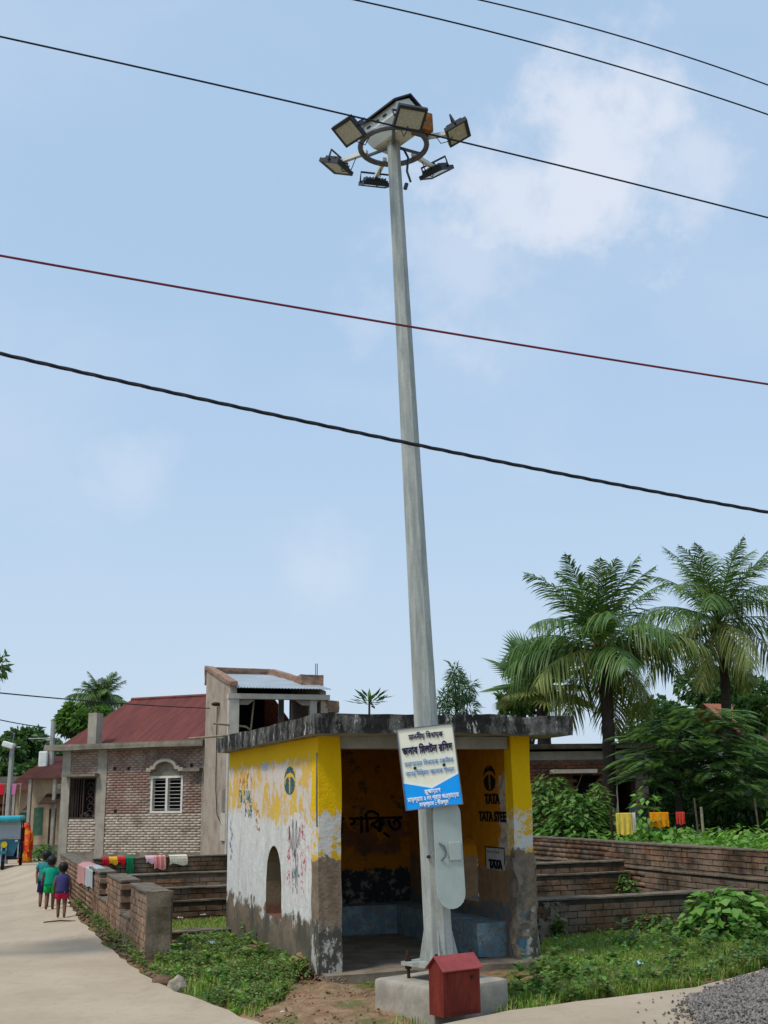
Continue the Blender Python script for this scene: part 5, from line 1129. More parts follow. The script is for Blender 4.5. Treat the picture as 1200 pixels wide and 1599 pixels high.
# rows of garden plants behind the wall
vg = []
for k in range(190):
    v = random.uniform(.0, 11); u = 6.95 + random.uniform(.1, 3.6); p = L(u, v); vg.append((p, random.uniform(1.15, 1.75) if v < 2.6 else random.uniform(.95, 1.28) if v < 7.5 else random.uniform(1.0, 1.4)))
Pp, Dd, Nn, Ll = [], [], [], []
for p, h in vg:
    for k in range(170):
        a = random.uniform(0, 6.28); r = .5*random.random()**.5; t = random.uniform(.15, 1); Pp.append((p.x + r*math.cos(a), p.y + r*math.sin(a), h*t*(1 - r*.4))); a += random.uniform(-.8, .8); Dd.append((math.cos(a), math.sin(a), random.uniform(-.8, .3))); Nn.append((random.uniform(-.5, .5), random.uniform(-.5, .5), 1)); Ll.append(random.uniform(.6, 1.3))
Ll = np.array(Ll); vo = mobj('vegetable_bed', leaf_cloud('vegetable_bed', Pp, Dd, Nn, .14*Ll, .085*Ll, .2), LM['bright']); tag(vo, 'mass of leafy vegetable plants behind the long dark brick wall', 'plants', kind='stuff')
pF = [L(u, v) for u, v in [(6.9, -.5), (11, -.5), (11, 13), (2, 13), (3, 12.3), (6.9, 12.3)]]
weeds('yard_weeds', 'green undergrowth in the yard behind the brick plots', pF, 26, .5, .14, .09, LM['mid'], 14, (.5, -.5, 2))

# ================================================================== left background: lane houses, poles
def lane_house(name, label, px0, px1, Y, ztop, wallm, roofm, rot=0, depth=3.5, roof_rise=.9):
    a = AT(px0, 1300, Y); b = AT(px1, 1300, Y); a.z = -.45; w_ = (b - a).length
    h = empty(name, a, rot, label, 'house'); th = ztop + .45
    dx = w_*.62
    frame_wall(w_, th, .2, [(dx, min(w_-.15, dx+.8), 0, 1.9)], 'front_wall', wallm, h)
    B().bb(0, .2, .2, depth, 0, th).build('side_wall', wallm, h); B().bb(w_-.2, w_, .2, depth, 0, th).build('side_wall', wallm, h); B().bb(.2, w_-.2, depth-.2, depth, 0, th).build('rear_wall', wallm, h)
    B().bb(dx, min(w_-.15, dx+.8), .12, .16, 0, 1.9).build('door', simple('old_door', sc(84, 66, 54), .3, 8), h)
    corr_sheet((-.3, -.6, th-.05), (w_+.3, -.6, th-.05), (-.3, depth/2, th+roof_rise), (w_+.3, depth/2, th+roof_rise), 26, .02, 'roof', roofm, h)
    corr_sheet((-.3, depth+.4, th-.05), (w_+.3, depth+.4, th-.05), (-.3, depth/2+.01, th+roof_rise), (w_+.3, depth/2+.01, th+roof_rise), 26, .02, 'roof', roofm, h)
    B().bb(w_*.1, w_*.42, -.015, .01, th*.28, th*.62).build('shutter', simple('green_shutter', sc(70, 104, 84), .3, 6), h)
    B().bb(.0, w_, -.02, .012, 0, .5).build('plinth', CEM_D, h)
    B().prism([(w_*.5, -.75, th*.66), (w_+.1, -.75, th*.66), (w_+.1, 0, th*.78), (w_*.5, 0, th*.78)], (0, 0, .03)).build('awning', MT['rust'], h)
    for x in (.1, w_-.1): B().bb(x-.06, x+.06, -.5, -.38, 0, th-.06).build('veranda_post', CEM, h)
    return h
RUST_R = simple('rusty_red_tin', sc(108, 64, 54), .3, 2, rough=.7); TAN = simple('mud_plaster', sc(176, 156, 128), .25, 2); GRN = simple('green_grey_wash', sc(120, 138, 124), .25, 2)
lane_house('lane_house', 'low house with rusty red roof just beyond the brick house', 47, 76, 47, 2.7, TAN, RUST_R, -.12, 4, .9)
lane_house('lane_house', 'tan mud-walled house with dull red roof further down the lane', 22, 60, 54, 2.3, TAN, RUST_R, -.1, 4, 1.0)
lane_house('lane_house', 'brick lane house behind the green and blue rickshaw', -60, 30, 57, 2.2, HB2, simple('dark_thatch', sc(92, 82, 72), .3, 3), .05, 4, .8)
lane_house('lane_house', 'pale cottage at the far end of the lane', -130, -30, 62, 2.6, TAN, RUST_R, .1, 4, 1.0)
lane_house('tiled_house', 'house with red tiled roof among the trees at the right edge', 1190, 1290, 34, AT(1180, 1165, 34).z, GRN, simple('clay_tiles', sc(158, 98, 80), .35, 9, bump=.6), .3, 4, 1.4)
DRAIN = empty('stone_drain_edge', GT(64, 1336), math.radians(100), 'stone edging of the drain beside the lane house', 'kerb')
B().bb(0, 4, -.2, .2, -.1, .18).jitter(5, .05, 3).build('edge', MT['concrete'], DRAIN)
for (lab, px, py, Y) in [('scrubby plants by the lane drain', 62, 1325, 44), ('bushy clump behind the woman in orange', 70, 1318, 46)]:
    q = AT(px, py, Y); shrub('drain_bush', lab, Vector((q.x, q.y, TZ(q.x, q.y))), 260, .5, .5, .6, .14, .09, LM['mid'], 5)
def pole(name, label, px, Y, ytop, r, lamp, mat):
    b = AT(px, 1280, Y); b.z = TZ(b.x, b.y); t = empty(name, b, 0, label, 'utility pole'); h = AT(px, ytop, Y).z - b.z
    B().tube([(0, 0, -.3), (0, 0, h)], [r, r*.75], 6).build('shaft', mat, t)
    if lamp:
        l_ = B().box((-.1, -.1, h+.1), (.42, .3, .2), Euler((0, .3, 0)).to_matrix(), .04).build('lamp_head', MT['white_metal'], t)
        B().tube([(-.3, 0, h), (.3, 0, h+.02)], .03, 5).build('cross_arm', MT['mid_metal'], t); B().tube([(0, 0, h), (.05, 0, h+.5), (-.1, 0, h+.6)], .025, 5).build('bracket', MT['mid_metal'], t)
    else:
        B().tube([(-1.0, 0, h-.72), (.3, 0, h-.72)], .03, 5).build('cross_arm', MT['mid_metal'], t); B().box((-.3, -.1, h-1.6), (.36, .25, .7), None, .06).build('lamp_head', MT['white_metal'], t)
    return t, h
PC = simple('pole_concrete', sc(164, 162, 154), .15, 3)
pole('lane_pole', 'concrete pole with a white lamp head behind the rickshaw', 12, 42, 1168, .115, True, PC)
pole('lane_pole', 'concrete pole with a cross arm behind the brick house corner', 75, 48, 1126, .13, False, PC)

# ================================================================== overhead wires
def wire(label, px_pts, Y0, Y1, r, mat, bundle=False, ext=.7):
    """a cable hanging through the given photo points, carried on well past the frame on both sides"""
    xs = [p[0] for p in px_pts]; pts = []
    for (x, y) in px_pts:
        t = (x - xs[0])/(xs[-1]-xs[0]); pts.append(AT(x, y, Y0 + (Y1-Y0)*t))
    # fit a parabola through first, middle, last
    A, C_ = pts[0], pts[-1]; mid = pts[len(pts)//2]; tm = (mid - A).dot(C_ - A)/(C_ - A).length_squared; sag = (A.lerp(C_, tm) - mid).z / max(.05, 4*tm*(1-tm))
    P = []
    for i in range(61):
        t = -ext + (1 + 2*ext)*i/60; p = A.lerp(C_, t); p.z -= 4*sag*t*(1-t); P.append(p)
    o0 = P[0].copy()
    if bundle:
        e = empty('overhead_cable', o0, 0, label, 'wire')
        for s in range(3):
            Q = []
            for i in range(301):
                t = i/300*60; k = min(59, int(t)); p = P[k].lerp(P[k+1], t-k); a = i*.62 + s*2.094; Q.append(p + Vector((0, math.cos(a), math.sin(a)))*r*.75 - o0)
            B().tube(Q, r, 5).build('strand', mat, e)
    else:
        o = B().tube([p - o0 for p in P], r, 6).build('overhead_cable', mat); o.location = o0; tag(o, label, 'wire')
wire('upper thin black wire crossing the sky at the top right', [(750, 0), (975, 63), (1200, 133)], 9.0, 10.5, .008, MT['wire'], ext=1.3)
wire('second black wire below the topmost wire', [(556, 0), (880, 86), (1200, 179)], 8.6, 10.3, .0085, MT['wire'], ext=1.1)
wire('black wire passing in front of the floodlight ring', [(0, 57), (620, 205), (1200, 340)], 7.0, 8.6, .0075, MT['wire'])
wire('maroon cable crossing the middle of the mast', [(0, 399), (600, 508), (1200, 600)], 7.0, 8.4, .0085, MT['wire_red'])
wire('thick twisted black cable bundle, the lowest to cross the mast', [(0, 552), (600, 688), (1200, 800)], 7.0, 8.4, .0085, MT['wire'], True)
wire('thin service wire running to the stair tower', [(0, 1082), (150, 1099), (328, 1106)], 22, 34, .014, MT['wire'], ext=0.0)
wire('service wire ending at the lane pole cross arm', [(0, 1124), (38, 1132), (72, 1136)], 38, 47.9, .02, MT['wire'], ext=0.0)

# ================================================================== laundry
def cloth_mat(name, c, stripes=None):
    t = T(name, .85, .15); x, y, z = t.xyz(); n = t.noise(9, 4); k = t.mix(t.step(n, .3, .7), tuple(v*.78 for v in c), c)
    if stripes: k = t.mix(t.step(t.mth('SINE', t.mth('MULTIPLY', x, 70)), .2, .5), k, stripes)
    t.col(k); t.bump(t.noise(30, 3, stretch=(1, 1, .3)), .4, .01); return t.m
def drape(name, label, u0, u1, v, ztop, thick, front, back, mat, group=None, frame='u'):
    """a cloth lying over the top of a wall; hangs down front and back"""
    e_loc = L(u0, v, 0) if frame == 'u' else L(v, u0, 0); w_ = u1-u0; nu, prof = 14, []
    ys = [(thick + .02, -back + .0), (thick+.022, -.03), (thick*.75, .012), (thick*.25, .012), (-.02, -.02), (-.024, -front*.33), (-.026, -front*.66), (-.022, -front)]
    vs, fs = [], []
    for i in range(nu+1):
        x = w_*i/nu
        for j, (y, z) in enumerate(ys):
            rip = .012*math.sin(i*1.9 + j) * (1 if j > 4 else .4); vs.append((x + .006*math.sin(j*1.3+i*.5), y - abs(rip) if j > 3 else y + abs(rip), ztop + z + (.02*math.sin(i*.45) if j in (0, 7) else 0)))
    m_ = len(ys)
    for i in range(nu):
        for j in range(m_-1): a = i*m_+j; fs.append((a, a+1, a+m_+1, a+m_))
    me = bpy.data.meshes.new(name); me.from_pydata(vs, [], fs); me.update(); o = mobj(name, me, mat); o.location = e_loc; o.rotation_euler = (0, 0, ANG if frame == 'u' else ANG + math.pi/2)
    md = o.modifiers.new('thickness', 'SOLIDIFY'); md.thickness = .008
    tag(o, label, 'laundry', group); return o
def wu(px, py=1340): return onV(px, py, W4V)[0]
zc = W4Z + .03
for (lab, x0, x1, f, c, st) in [('red cloth over the brick wall beside the yellow cloth', 160, 171, .13, (190, 30, 40), None), ('yellow cloth lying over the brick wall between two red cloths', 171, 184, .12, (226, 172, 30), None), ('red cloth over the brick wall next to the green garment', 184, 196, .12, (196, 34, 44), None), ('green garment hanging down the brick wall', 198, 209, .3, (26, 122, 74), None),
        ('pale pink cloth on the brick wall beside the striped one', 228, 241, .12, (226, 180, 190), None), ('coral striped shirt hanging over the brick wall', 241, 259, .23, (216, 120, 116), (226, 160, 150)), ('cream towel spread over the brick wall by the shelter', 265, 293, .16, (218, 208, 182), None)]:
    drape('laundry_cloth', lab, wu(x0), wu(x1), W4V, zc, .24, f, .15, cloth_mat('cloth_' + str(x0), sc(*c), sc(*st) if st else None), 'laundry on the brick wall')
def lv(px, py): return onU(px, py, LU)[0]
for (lab, v0, v1, f, c) in [('faded pink towel draped over the lane wall', 9.2, 10.5, .32, (190, 138, 132)), ('grey cloth draped over the lane wall beside the pink towel', 7.9, 9.1, .3, (168, 172, 172))]:
    o = drape('laundry_cloth', lab, v0, v1, LU, ltop((v0+v1)/2-2.05)+.03, .24, .2, f, cloth_mat('towel_' + str(v0), sc(*c)), 'laundry on the lane wall', 'v')
    o.location = L(LU+.24, v0); o.scale = (1, 1, 1); o.rotation_euler = (0, 0, ANG + math.pi/2)
# laundry line in the yard on the right
lx = empty('laundry_line', Vector((AT(955, 1280, 20.5).x, 20.5, 0)), math.radians(5), 'wire laundry line between two bamboo posts in the yard', 'laundry line')
lz_ = AT(980, 1271, 20.5).z; le = AT(1100, 1270, 20.5).x - AT(955, 1280, 20.5).x
B().tube([(0, 0, -.1), (0, 0, lz_+.1)], .025, 6).build('post', MT['rust'], lx); B().tube([(le, 0, -.1), (le, 0, lz_+.1)], .025, 6).build('post', BAM, lx); B().tube([(0, 0, lz_), (le/2, 0, lz_-.02), (le, 0, lz_)], .006, 5).build('line', MT['wire'], lx)
def hang(label, px0, px1, drop, c, Y=20.45):
    a = AT(px0, 1272, Y); w_ = AT(px1, 1272, Y).x - a.x; vs, fs = [], []; nu = 12
    for i in range(nu+1):
        for j, z in enumerate((-drop*.9, -drop*.45, 0, .012, 0, -drop*.5, -drop)):
            y = (.012, .01, .006, 0, -.006, -.012, -.014)[j]; vs.append((w_*i/nu, y + .012*math.sin(i*1.5+j*.6)*(0 if 1 < j < 5 else 1), z + (.015*math.sin(i*.8) if j in (0, 6) else 0)))
    for i in range(nu):
        for j in range(6): k = i*7+j; fs.append((k, k+1, k+8, k+7))
    me = bpy.data.meshes.new('laundry_cloth'); me.from_pydata(vs, [], fs); me.update(); o = mobj('laundry_cloth', me, cloth_mat('hung_' + str(px0), sc(*c))); o.location = (a.x, Y + (a.x - AT(955, 1280, 20.5).x)*.087, lz_+.008); o.rotation_euler = (0, 0, math.radians(5)); o.modifiers.new('thickness', 'SOLIDIFY').thickness = .006
    tag(o, label, 'laundry', 'laundry on the yard line')
hang('yellow cloth hung on the yard line by the palm trunk', 962, 987, .36, (232, 200, 84)); hang('white strip of cloth hung beside the yellow cloth', 988, 993, .32, (226, 216, 200)); hang('orange cloth hung on the yard line', 1016, 1046, .24, (240, 150, 20)); hang('red cloth at the end of the yard line', 1058, 1072, .2, (206, 66, 52))
for (lab, px, w2, c) in [('red cloth drying on the lane house roof edge', 2, 10, (214, 36, 60)), ('pink cloth drying beside the lamp pole', 20, 11, (206, 126, 170))]:
    q = AT(px, 1224, 50); o = B().bb(-w2*.0143, w2*.0143, 0, .02, -.45, 0).jitter(4, .02, px).build('laundry_cloth', cloth_mat('lane_cloth_' + str(px), sc(*c))); o.location = q; tag(o, lab, 'laundry')
    pst = empty('drying_rail', Vector((q.x, q.y+.04, -.45)), 0, 'thin drying rail holding the ' + ('red' if px < 10 else 'pink') + ' cloth by the lane', 'rail'); B().tube([(-.35, 0, -.1), (-.35, 0, q.z+.45)], .03, 5).build('post', BAM, pst); B().tube([(.35, 0, -.1), (.35, 0, q.z+.45)], .03, 5).build('post', BAM, pst); B().tube([(-.4, 0, q.z+.44), (.4, 0, q.z+.44)], .02, 5).build('rail', BAM, pst)
for px, lab in ((1182, 'bamboo post standing in the vegetable yard'), (1087, 'leaning stick among the vegetable plants')):
    q = AT(px, 1300, 21.5); o = B().tube([(0, 0, -.1), (.05, 0, .8), (.02, 0, AT(px, 1246, 21.5).z)], .018, 6).build('garden_post', BARK); o.location = (q.x, 21.5, 0); tag(o, lab, 'post')
tf = empty('tin_fence', Vector((AT(1138, 1280, 26).x, 26, 0)), .1, 'grey corrugated tin screen under the feathery tree', 'fence')
for k in range(2): corr_sheet((k*.42, .02*k, 0), (k*.42+.4, .02*k, 0), (k*.42, .02*k, 1.75), (k*.42+.4, .02*k, 1.75), 7, .012, 'tin_sheet', TIN, tf)

# ================================================================== people
def loft(name, rings, mat, parent, n=16, fold=0.0, fk=7, cap=True):
    """rings: (cx, cy, z, rx, ry)"""
    bm = bmesh.new(); R = []
    for k, (cx, cy, z, rx, ry) in enumerate(rings):
        R.append([bm.verts.new((cx + rx*math.cos(2*math.pi*i/n)*(1+fold*math.sin(fk*2*math.pi*i/n + k*.4)), cy + ry*math.sin(2*math.pi*i/n)*(1+fold*math.sin(fk*2*math.pi*i/n + k*.4)), z)) for i in range(n)])
    for a, b in zip(R[:-1], R[1:]):
        for i in range(n): bm.faces.new((a[i], a[(i+1) % n], b[(i+1) % n], b[i]))
    if cap: bm.faces.new(R[0][::-1]); bm.faces.new(R[-1])
    bmesh.ops.recalc_face_normals(bm, faces=bm.faces[:]); me = bpy.data.meshes.new(name); bm.to_mesh(me); bm.free(); return mobj(name, me, mat, parent, True)
SKIN = simple('brown_skin', sc(112, 76, 58), .15, 6, rough=.6, bump=0); HAIR = simple('black_hair', sc(24, 20, 20), .3, 30, rough=.5, bump=.3)
def body(parent, h, pose):
    """pose: dict of joints in units of height; x right, y forward (the way the person faces), z up"""
    J = dict(pel=(0, 0, .50), chest=(0, .0, .69), neck=(0, .0, .80), chin=(0, .015, .845), head=(0, .01, .915), crown=(0, .0, .965),
             lh=(-.055, 0, .47), rh=(.055, 0, .47), lk=(-.06, .02, .27), rk=(.06, -.02, .27), la=(-.055, 0, .05), ra=(.055, 0, .05), lt=(-.06, .09, .018), rt=(.06, .09, .018),
             ls=(-.115, 0, .765), rs=(.115, 0, .765), le=(-.15, -.01, .61), re=(.15, -.01, .61), lw=(-.155, .03, .47), rw=(.155, .03, .47))
    J.update(pose)
    rad = dict(pel=.085, chest=.082, neck=.036, chin=.05, head=.078, crown=.045, lh=.064, rh=.064, lk=.043, rk=.043, la=.03, ra=.03, lt=.026, rt=.026, ls=.038, rs=.038, le=.027, re=.027, lw=.02, rw=.02)
    E = [('pel', 'chest'), ('chest', 'neck'), ('neck', 'chin'), ('chin', 'head'), ('head', 'crown'), ('pel', 'lh'), ('pel', 'rh'), ('lh', 'lk'), ('rh', 'rk'), ('lk', 'la'), ('rk', 'ra'), ('la', 'lt'), ('ra', 'rt'), ('chest', 'ls'), ('chest', 'rs'), ('ls', 'le'), ('rs', 're'), ('le', 'lw'), ('re', 'rw')]
    for s in 'lr':
        wv = Vector(J[s+'w']); fd = (wv - Vector(J[s+'e'])).normalized(); J[s+'p'] = tuple(wv + fd*.03); rad[s+'p'] = .02; E.append((s+'w', s+'p'))
        for k in range(4): nm = s+'f'+str(k); J[nm] = tuple(wv + fd*(.058 + .006*(1.5-abs(k-1.5))) + Vector((0, -.018 + .012*k, 0))); rad[nm] = .006; E.append((s+'p', nm))
        J[s+'th'] = tuple(wv + fd*.035 + Vector((.016 if s == 'l' else -.016, .03, 0))); rad[s+'th'] = .006; E.append((s+'w', s+'th'))
    nose = 'nose'; J[nose] = tuple(Vector(J['head']) + Vector((0, .082, -.02))); rad[nose] = .011; E.append(('head', nose))
    for s, q in (('le_', -1), ('re_', 1)): J['ear'+s] = tuple(Vector(J['head']) + Vector((.082*q, 0, -.015))); rad['ear'+s] = .012; E.append(('head', 'ear'+s))
    names = list(J); me = bpy.data.meshes.new('body'); me.from_pydata([Vector(J[k])*h for k in names], [(names.index(a), names.index(b)) for a, b in E], [])
    o = mobj('body', me, SKIN, parent); md = o.modifiers.new('skin', 'SKIN')
    for i, k in enumerate(names): me.skin_vertices[0].data[i].radius = (rad[k]*h, rad[k]*h*(.8 if k in ('chest', 'pel') else 1)); me.skin_vertices[0].data[i].use_root = (k == 'pel')
    md.use_smooth_shade = True; s = o.modifiers.new('sub', 'SUBSURF'); s.levels = s.render_levels = 1
    o.data.materials.clear(); o.data.materials.append(SKIN)
    return J
def hair_cap(J, h, parent, back=.07, mat=HAIR):
    c = Vector(J['head'])*h; bm = bmesh.new(); bmesh.ops.create_icosphere(bm, subdivisions=3, radius=.093*h)
    for v in bm.verts:
        v.co.y *= 1.08; v.co.z *= 1.02
        if v.co.y > .03*h and v.co.z < .035*h: v.co *= .62
        if v.co.z < -.06*h: v.co.z = -.06*h - (.0 if v.co.y > 0 else back*h*.3)
        v.co += Vector((random.uniform(-1, 1), random.uniform(-1, 1), random.uniform(-1, 1)))*.004*h + Vector((0, -.012*h, .018*h))
    me = bpy.data.meshes.new('hair'); bm.to_mesh(me); bm.free(); o = mobj('hair', me, mat, parent, True); o.location = c; return o
def child(label, px, py, ptop, pose, shirt, shorts, shirt_z=.46, short_z=.27, sleeve=True):
    f = GT(px, py); top = ptop; Yd = f.y; h = AT(px, ptop, Yd).z - f.z - .03
    t = empty('person', (f.x, f.y, f.z + .03), math.radians(14), label, 'person', 'children walking along the lane'); J = body(t, h, pose); hair_cap(J, h, t)
    sm, pm = cloth_mat('shirt_' + str(px), sc(*shirt)), cloth_mat('shorts_' + str(px), sc(*shorts))
    loft('shirt', [(0, 0, z*h, rx*h, ry*h) for z, rx, ry in [(shirt_z, .135, .105), (shirt_z+.06, .125, .1), (.6, .118, .095), (.7, .128, .1), (.76, .135, .085), (.795, .09, .065), (.805, .045, .05)]], sm, t, 16, .03, 5)
    if sleeve:
        for s, q in (('l', -1), ('r', 1)):
            a, b = Vector(J[s+'s'])*h, Vector(J[s+'e'])*h; m_ = a.lerp(b, .55); B().tube([a + Vector((-q*.03*h, 0, .012*h)), a.lerp(b, .25), m_], [.05*h, .047*h, .046*h], 10).build('sleeve', sm, t, True)
    for s in 'lr':
        a, b = Vector(J[s+'h'])*h, Vector(J[s+'k'])*h; tt_ = (J[s+'h'][2]-short_z)/(J[s+'h'][2]-J[s+'k'][2]); m_ = a.lerp(b, min(1.0, tt_)); B().tube([a + Vector((0, 0, .06*h)), a, m_], [.05*h, .07*h, .074*h], 12).build('short_leg', pm, t, True)
    loft('shorts_seat', [(0, 0, z*h, rx*h, ry*h) for z, rx, ry in [(.42, .118, .088), (.455, .122, .094), (shirt_z+.03, .1, .08)]], pm, t)
    return t
walk1 = dict(lk=(-.06, .05, .27), la=(-.055, .02, .05), lt=(-.06, .11, .018), rk=(.06, .0, .27), ra=(.06, -.10, .075), rt=(.06, -.03, .02))
walk2 = dict(rk=(.06, .05, .27), ra=(.055, .03, .05), rt=(.06, .12, .018), lk=(-.06, .0, .27), la=(-.06, -.11, .08), lt=(-.06, -.04, .02), lw=(-.17, .1, .5), rw=(.16, -.06, .48))
child('child in navy vest and pink shorts walking away along the lane', 95, 1437, 1348, walk1, (66, 64, 110), (206, 40, 84), .46, .36, False)
child('child in bright green top and green shorts walking on the lane', 77, 1424, 1338, walk2, (20, 150, 120), (28, 178, 84), .46, .33)
walk3 = dict(walk2, lw=(-.14, -.08, .48), rw=(.17, .12, .52), head=(.012, .015, .915), chin=(.004, .02, .845))
child('tallest child in teal shirt and dark blue shorts walking on the lane', 68, 1420, 1329, walk3, (48, 130, 128), (38, 48, 96), .47, .27)
# woman in an orange sari
wf = GT(39, 1348); wh_ = AT(37, 1285, wf.y).z - wf.z
wm = empty('person', (wf.x, wf.y, wf.z), math.radians(-20), 'woman wrapped in an orange and yellow sari walking beside the rickshaw', 'person')
Jw = body(wm, wh_*.985, {}); hair_cap(Jw, wh_*.985, wm)
def m_sari():
    t = T('patterned_sari', .7, .25); n = t.noise(5, 4, .6, stretch=(1, 1, .6)); k = t.mix(t.step(n, .5, .56), sc(214, 70, 30), sc(230, 150, 30)); k = t.mix(t.step(t.noise(11, 3), .6, .64), k, sc(186, 34, 40)); t.col(k); return t.m
SARI = m_sari(); q = wh_
loft('sari_skirt', [(0, 0, .03*q, .2*q, .17*q), (0, 0, .12*q, .19*q, .155*q), (0, 0, .3*q, .17*q, .14*q), (0, 0, .45*q, .155*q, .13*q), (0, 0, .56*q, .13*q, .11*q)], SARI, wm, 32, .06, 8)
loft('sari_wrap', [(.02*q, 0, .34*q, .17*q, .15*q), (.02*q, 0, .5*q, .175*q, .14*q), (.02*q, 0, .62*q, .18*q, .135*q), (.01*q, 0, .72*q, .185*q, .125*q), (0, -.005*q, .785*q, .165*q, .115*q), (0, -.015*q, .83*q, .12*q, .105*q), (0, -.02*q, .88*q, .105*q, .11*q), (0, -.02*q, .94*q, .098*q, .105*q), (0, -.02*q, .985*q, .07*q, .075*q), (0, -.02*q, 1.005*q, .02*q, .02*q)], SARI, wm, 28, .045, 6)
B().prism([(.12*q, -.14*q, .74*q), (.2*q, -.13*q, .7*q), (.22*q, -.16*q, .3*q), (.1*q, -.18*q, .26*q)], (0, .012*q, 0)).jitter(4, .015, 2).build('sari_end', SARI, wm)
# ================================================================== battery rickshaw
rk = GT(3, 1361)
ri = empty('battery_rickshaw', (rk.x, rk.y, rk.z + .03), math.radians(14), 'three-wheeled battery rickshaw with turquoise roof coming down the lane', 'rickshaw')
RT = simple('turquoise_vinyl', sc(52, 164, 178), .15, 6, rough=.5); RBL = simple('teal_blue_paint', sc(24, 92, 112), .2, 6, rough=.4, spec=.5); RDK = simple('dark_frame', sc(34, 44, 62), .2, 6, rough=.5); RUB = simple('tyre_rubber', sc(28, 28, 28), .2, 12); CHR = simple('bright_metal', sc(190, 192, 190), .1, 10, rough=.3, metal=.8)
W_, Lr, Hr = .42, 2.4, AT(9, 1275, rk.y).z - rk.z - .03
def wheel(x, y, r=.23):
    o = bpy.data.objects.new('wheel', None); o.location = (x, y, r); link(o, ri); ty = []
    for k in range(25): a = 2*math.pi*k/24; ty.append((0, (r-.045)*math.cos(a), (r-.045)*math.sin(a)))
    B().tube(ty, .045, 8, cap=False).build('tyre', RUB, o, True); B().tube([(-.03, 0, 0), (.03, 0, 0)], r-.08, 18).build('rim', CHR, o); B().tube([(-.06, 0, 0), (.06, 0, 0)], .035, 10).build('hub', RDK, o)
wheel(0, .15); wheel(-.42, 2.1); wheel(.42, 2.1)
roof = B(); roof.bb(-W_-.06, W_+.06, .1, Lr, Hr-.16, Hr, bev=.06); roof.build('canopy', RT, ri, True)
for x in (-W_, W_):
    for y in (.42, 1.3, 2.45): B().tube([(x, y, .35), (x, y + (.12 if y < .5 else 0), Hr-.12)], .022, 6).build('post', CHR if y < .5 else RDK, ri)
B().bb(-W_, W_, .5, Lr, .3, .4).build('floor', RDK, ri)
B().prism([(-.3, .28, .42), (.3, .28, .42), (.46, .4, .95), (-.46, .4, .95)], (0, .1, 0)).build('front_cowl', RBL, ri)
B().prism([(-.47, .4, .96), (.47, .4, .96), (.45, .5, Hr-.2), (-.45, .5, Hr-.2)], (0, .012, 0)).build('windscreen', (lambda t: (t.col((.6, .66, .7)), setattr(t.b.inputs['Transmission Weight'], 'default_value', .55), t.m)[2])(T('scratched_plastic', .2, .5)), ri)
B().tube([(-.47, .39, .95), (.47, .39, .95), (.45, .5, Hr-.19), (-.45, .5, Hr-.19), (-.47, .39, .95)], .022, 6).build('windscreen_frame', CHR, ri)
hl_ = B().tube([(0, .2, .78), (0, .3, .78)], [.1, .07], 14).build('headlight', simple('yellow_lamp', sc(216, 184, 40), .1, 9, rough=.2), ri)
B().tube([(0, .19, .78), (0, .215, .78)], .108, 16, cap=False).build('headlight_rim', CHR, hl_)
for s in (-1, 1): B().box((s*.36, .37, .88), (.09, .05, .06), None, .01).build('indicator', simple('clear_lamp', sc(214, 214, 206), .1, 9, rough=.2), ri)
B().prism([(-.08, -.08, .5), (.08, -.08, .5), (.1, .42, .62), (-.1, .42, .62)], (0, 0, .02)).build('mudguard', RBL, ri)
for s in (-1, 1): B().tube([(s*.07, .15, .23), (s*.07, .3, .75)], .022, 6).build('fork', CHR, ri)
B().tube([(-.3, .62, 1.0), (0, .5, .92), (.3, .62, 1.0)], .016, 6).build('handlebar', RDK, ri)
B().bb(-.4, .4, .95, 1.3, .4, .72, bev=.03).build('driver_seat', RDK, ri); B().bb(-.48, .48, 1.9, 2.4, .4, .78, bev=.03).build('passenger_seat', simple('maroon_seat', sc(110, 30, 34), .2, 8), ri); B().bb(-.48, .48, 2.38, 2.5, .78, 1.25, bev=.03).build('seat_back', simple('maroon_back', sc(110, 30, 34), .2, 8), ri)
for s in (-1, 1): B().prism([(s*W_, .6, .3), (s*W_, Lr, .3), (s*W_, Lr, .72), (s*W_, 1.8, .72), (s*W_, 1.2, .5), (s*W_, .6, .5)], (-s*.02, 0, 0)).build('side_panel', RBL, ri)

# ================================================================== soil, gravel and litter
def mound(name, cx, cy, rx, ry, h, mat, label, cat, seed):
    from mathutils import noise
    bm = bmesh.new(); n, m_ = 28, 9; prev = None; c = bm.verts.new((0, 0, h))
    for j in range(1, m_+1):
        r = j/m_; ring = []
        for i in range(n):
            a = 2*math.pi*i/n; wob = 1 + .25*noise.noise(Vector((math.cos(a)*1.3, math.sin(a)*1.3, seed))); x, y = rx*r*wob*math.cos(a), ry*r*wob*math.sin(a)
            ring.append(bm.verts.new((x, y, h*(1-r*r)*(1 + .9*noise.noise(Vector((x*5, y*5, seed)))) + .03*noise.noise(Vector((x*14, y*14, seed)))*(1-r) - .05*(r == 1))))
        for i in range(n):
            if prev is None: bm.faces.new((c, ring[i], ring[(i+1) % n]))
            else: bm.faces.new((prev[i], ring[i], ring[(i+1) % n], prev[(i+1) % n]))
        prev = ring
    me = bpy.data.meshes.new(name); bm.to_mesh(me); bm.free(); o = mobj(name, me, mat, None, True); o.location = (cx, cy, TZ(cx, cy)); tag(o, label, cat, kind='structure'); return o
p = G(530, 1580); mound('dirt_mound', p.x, p.y, .85, .8, .05, MT['soil'], 'bare reddish soil between the weeds and the mast foundation', 'soil', 1)
p = G(475, 1512); mound('dirt_mound', p.x, p.y, .3, .35, .12, MT['soil'], 'small heap of soil at the shelter wall', 'soil', 2)
p = G(500, 1548); mound('dirt_mound', p.x, p.y, .5, .45, .05, MT['soil'], 'trodden soil before the shelter corner', 'soil', 3)
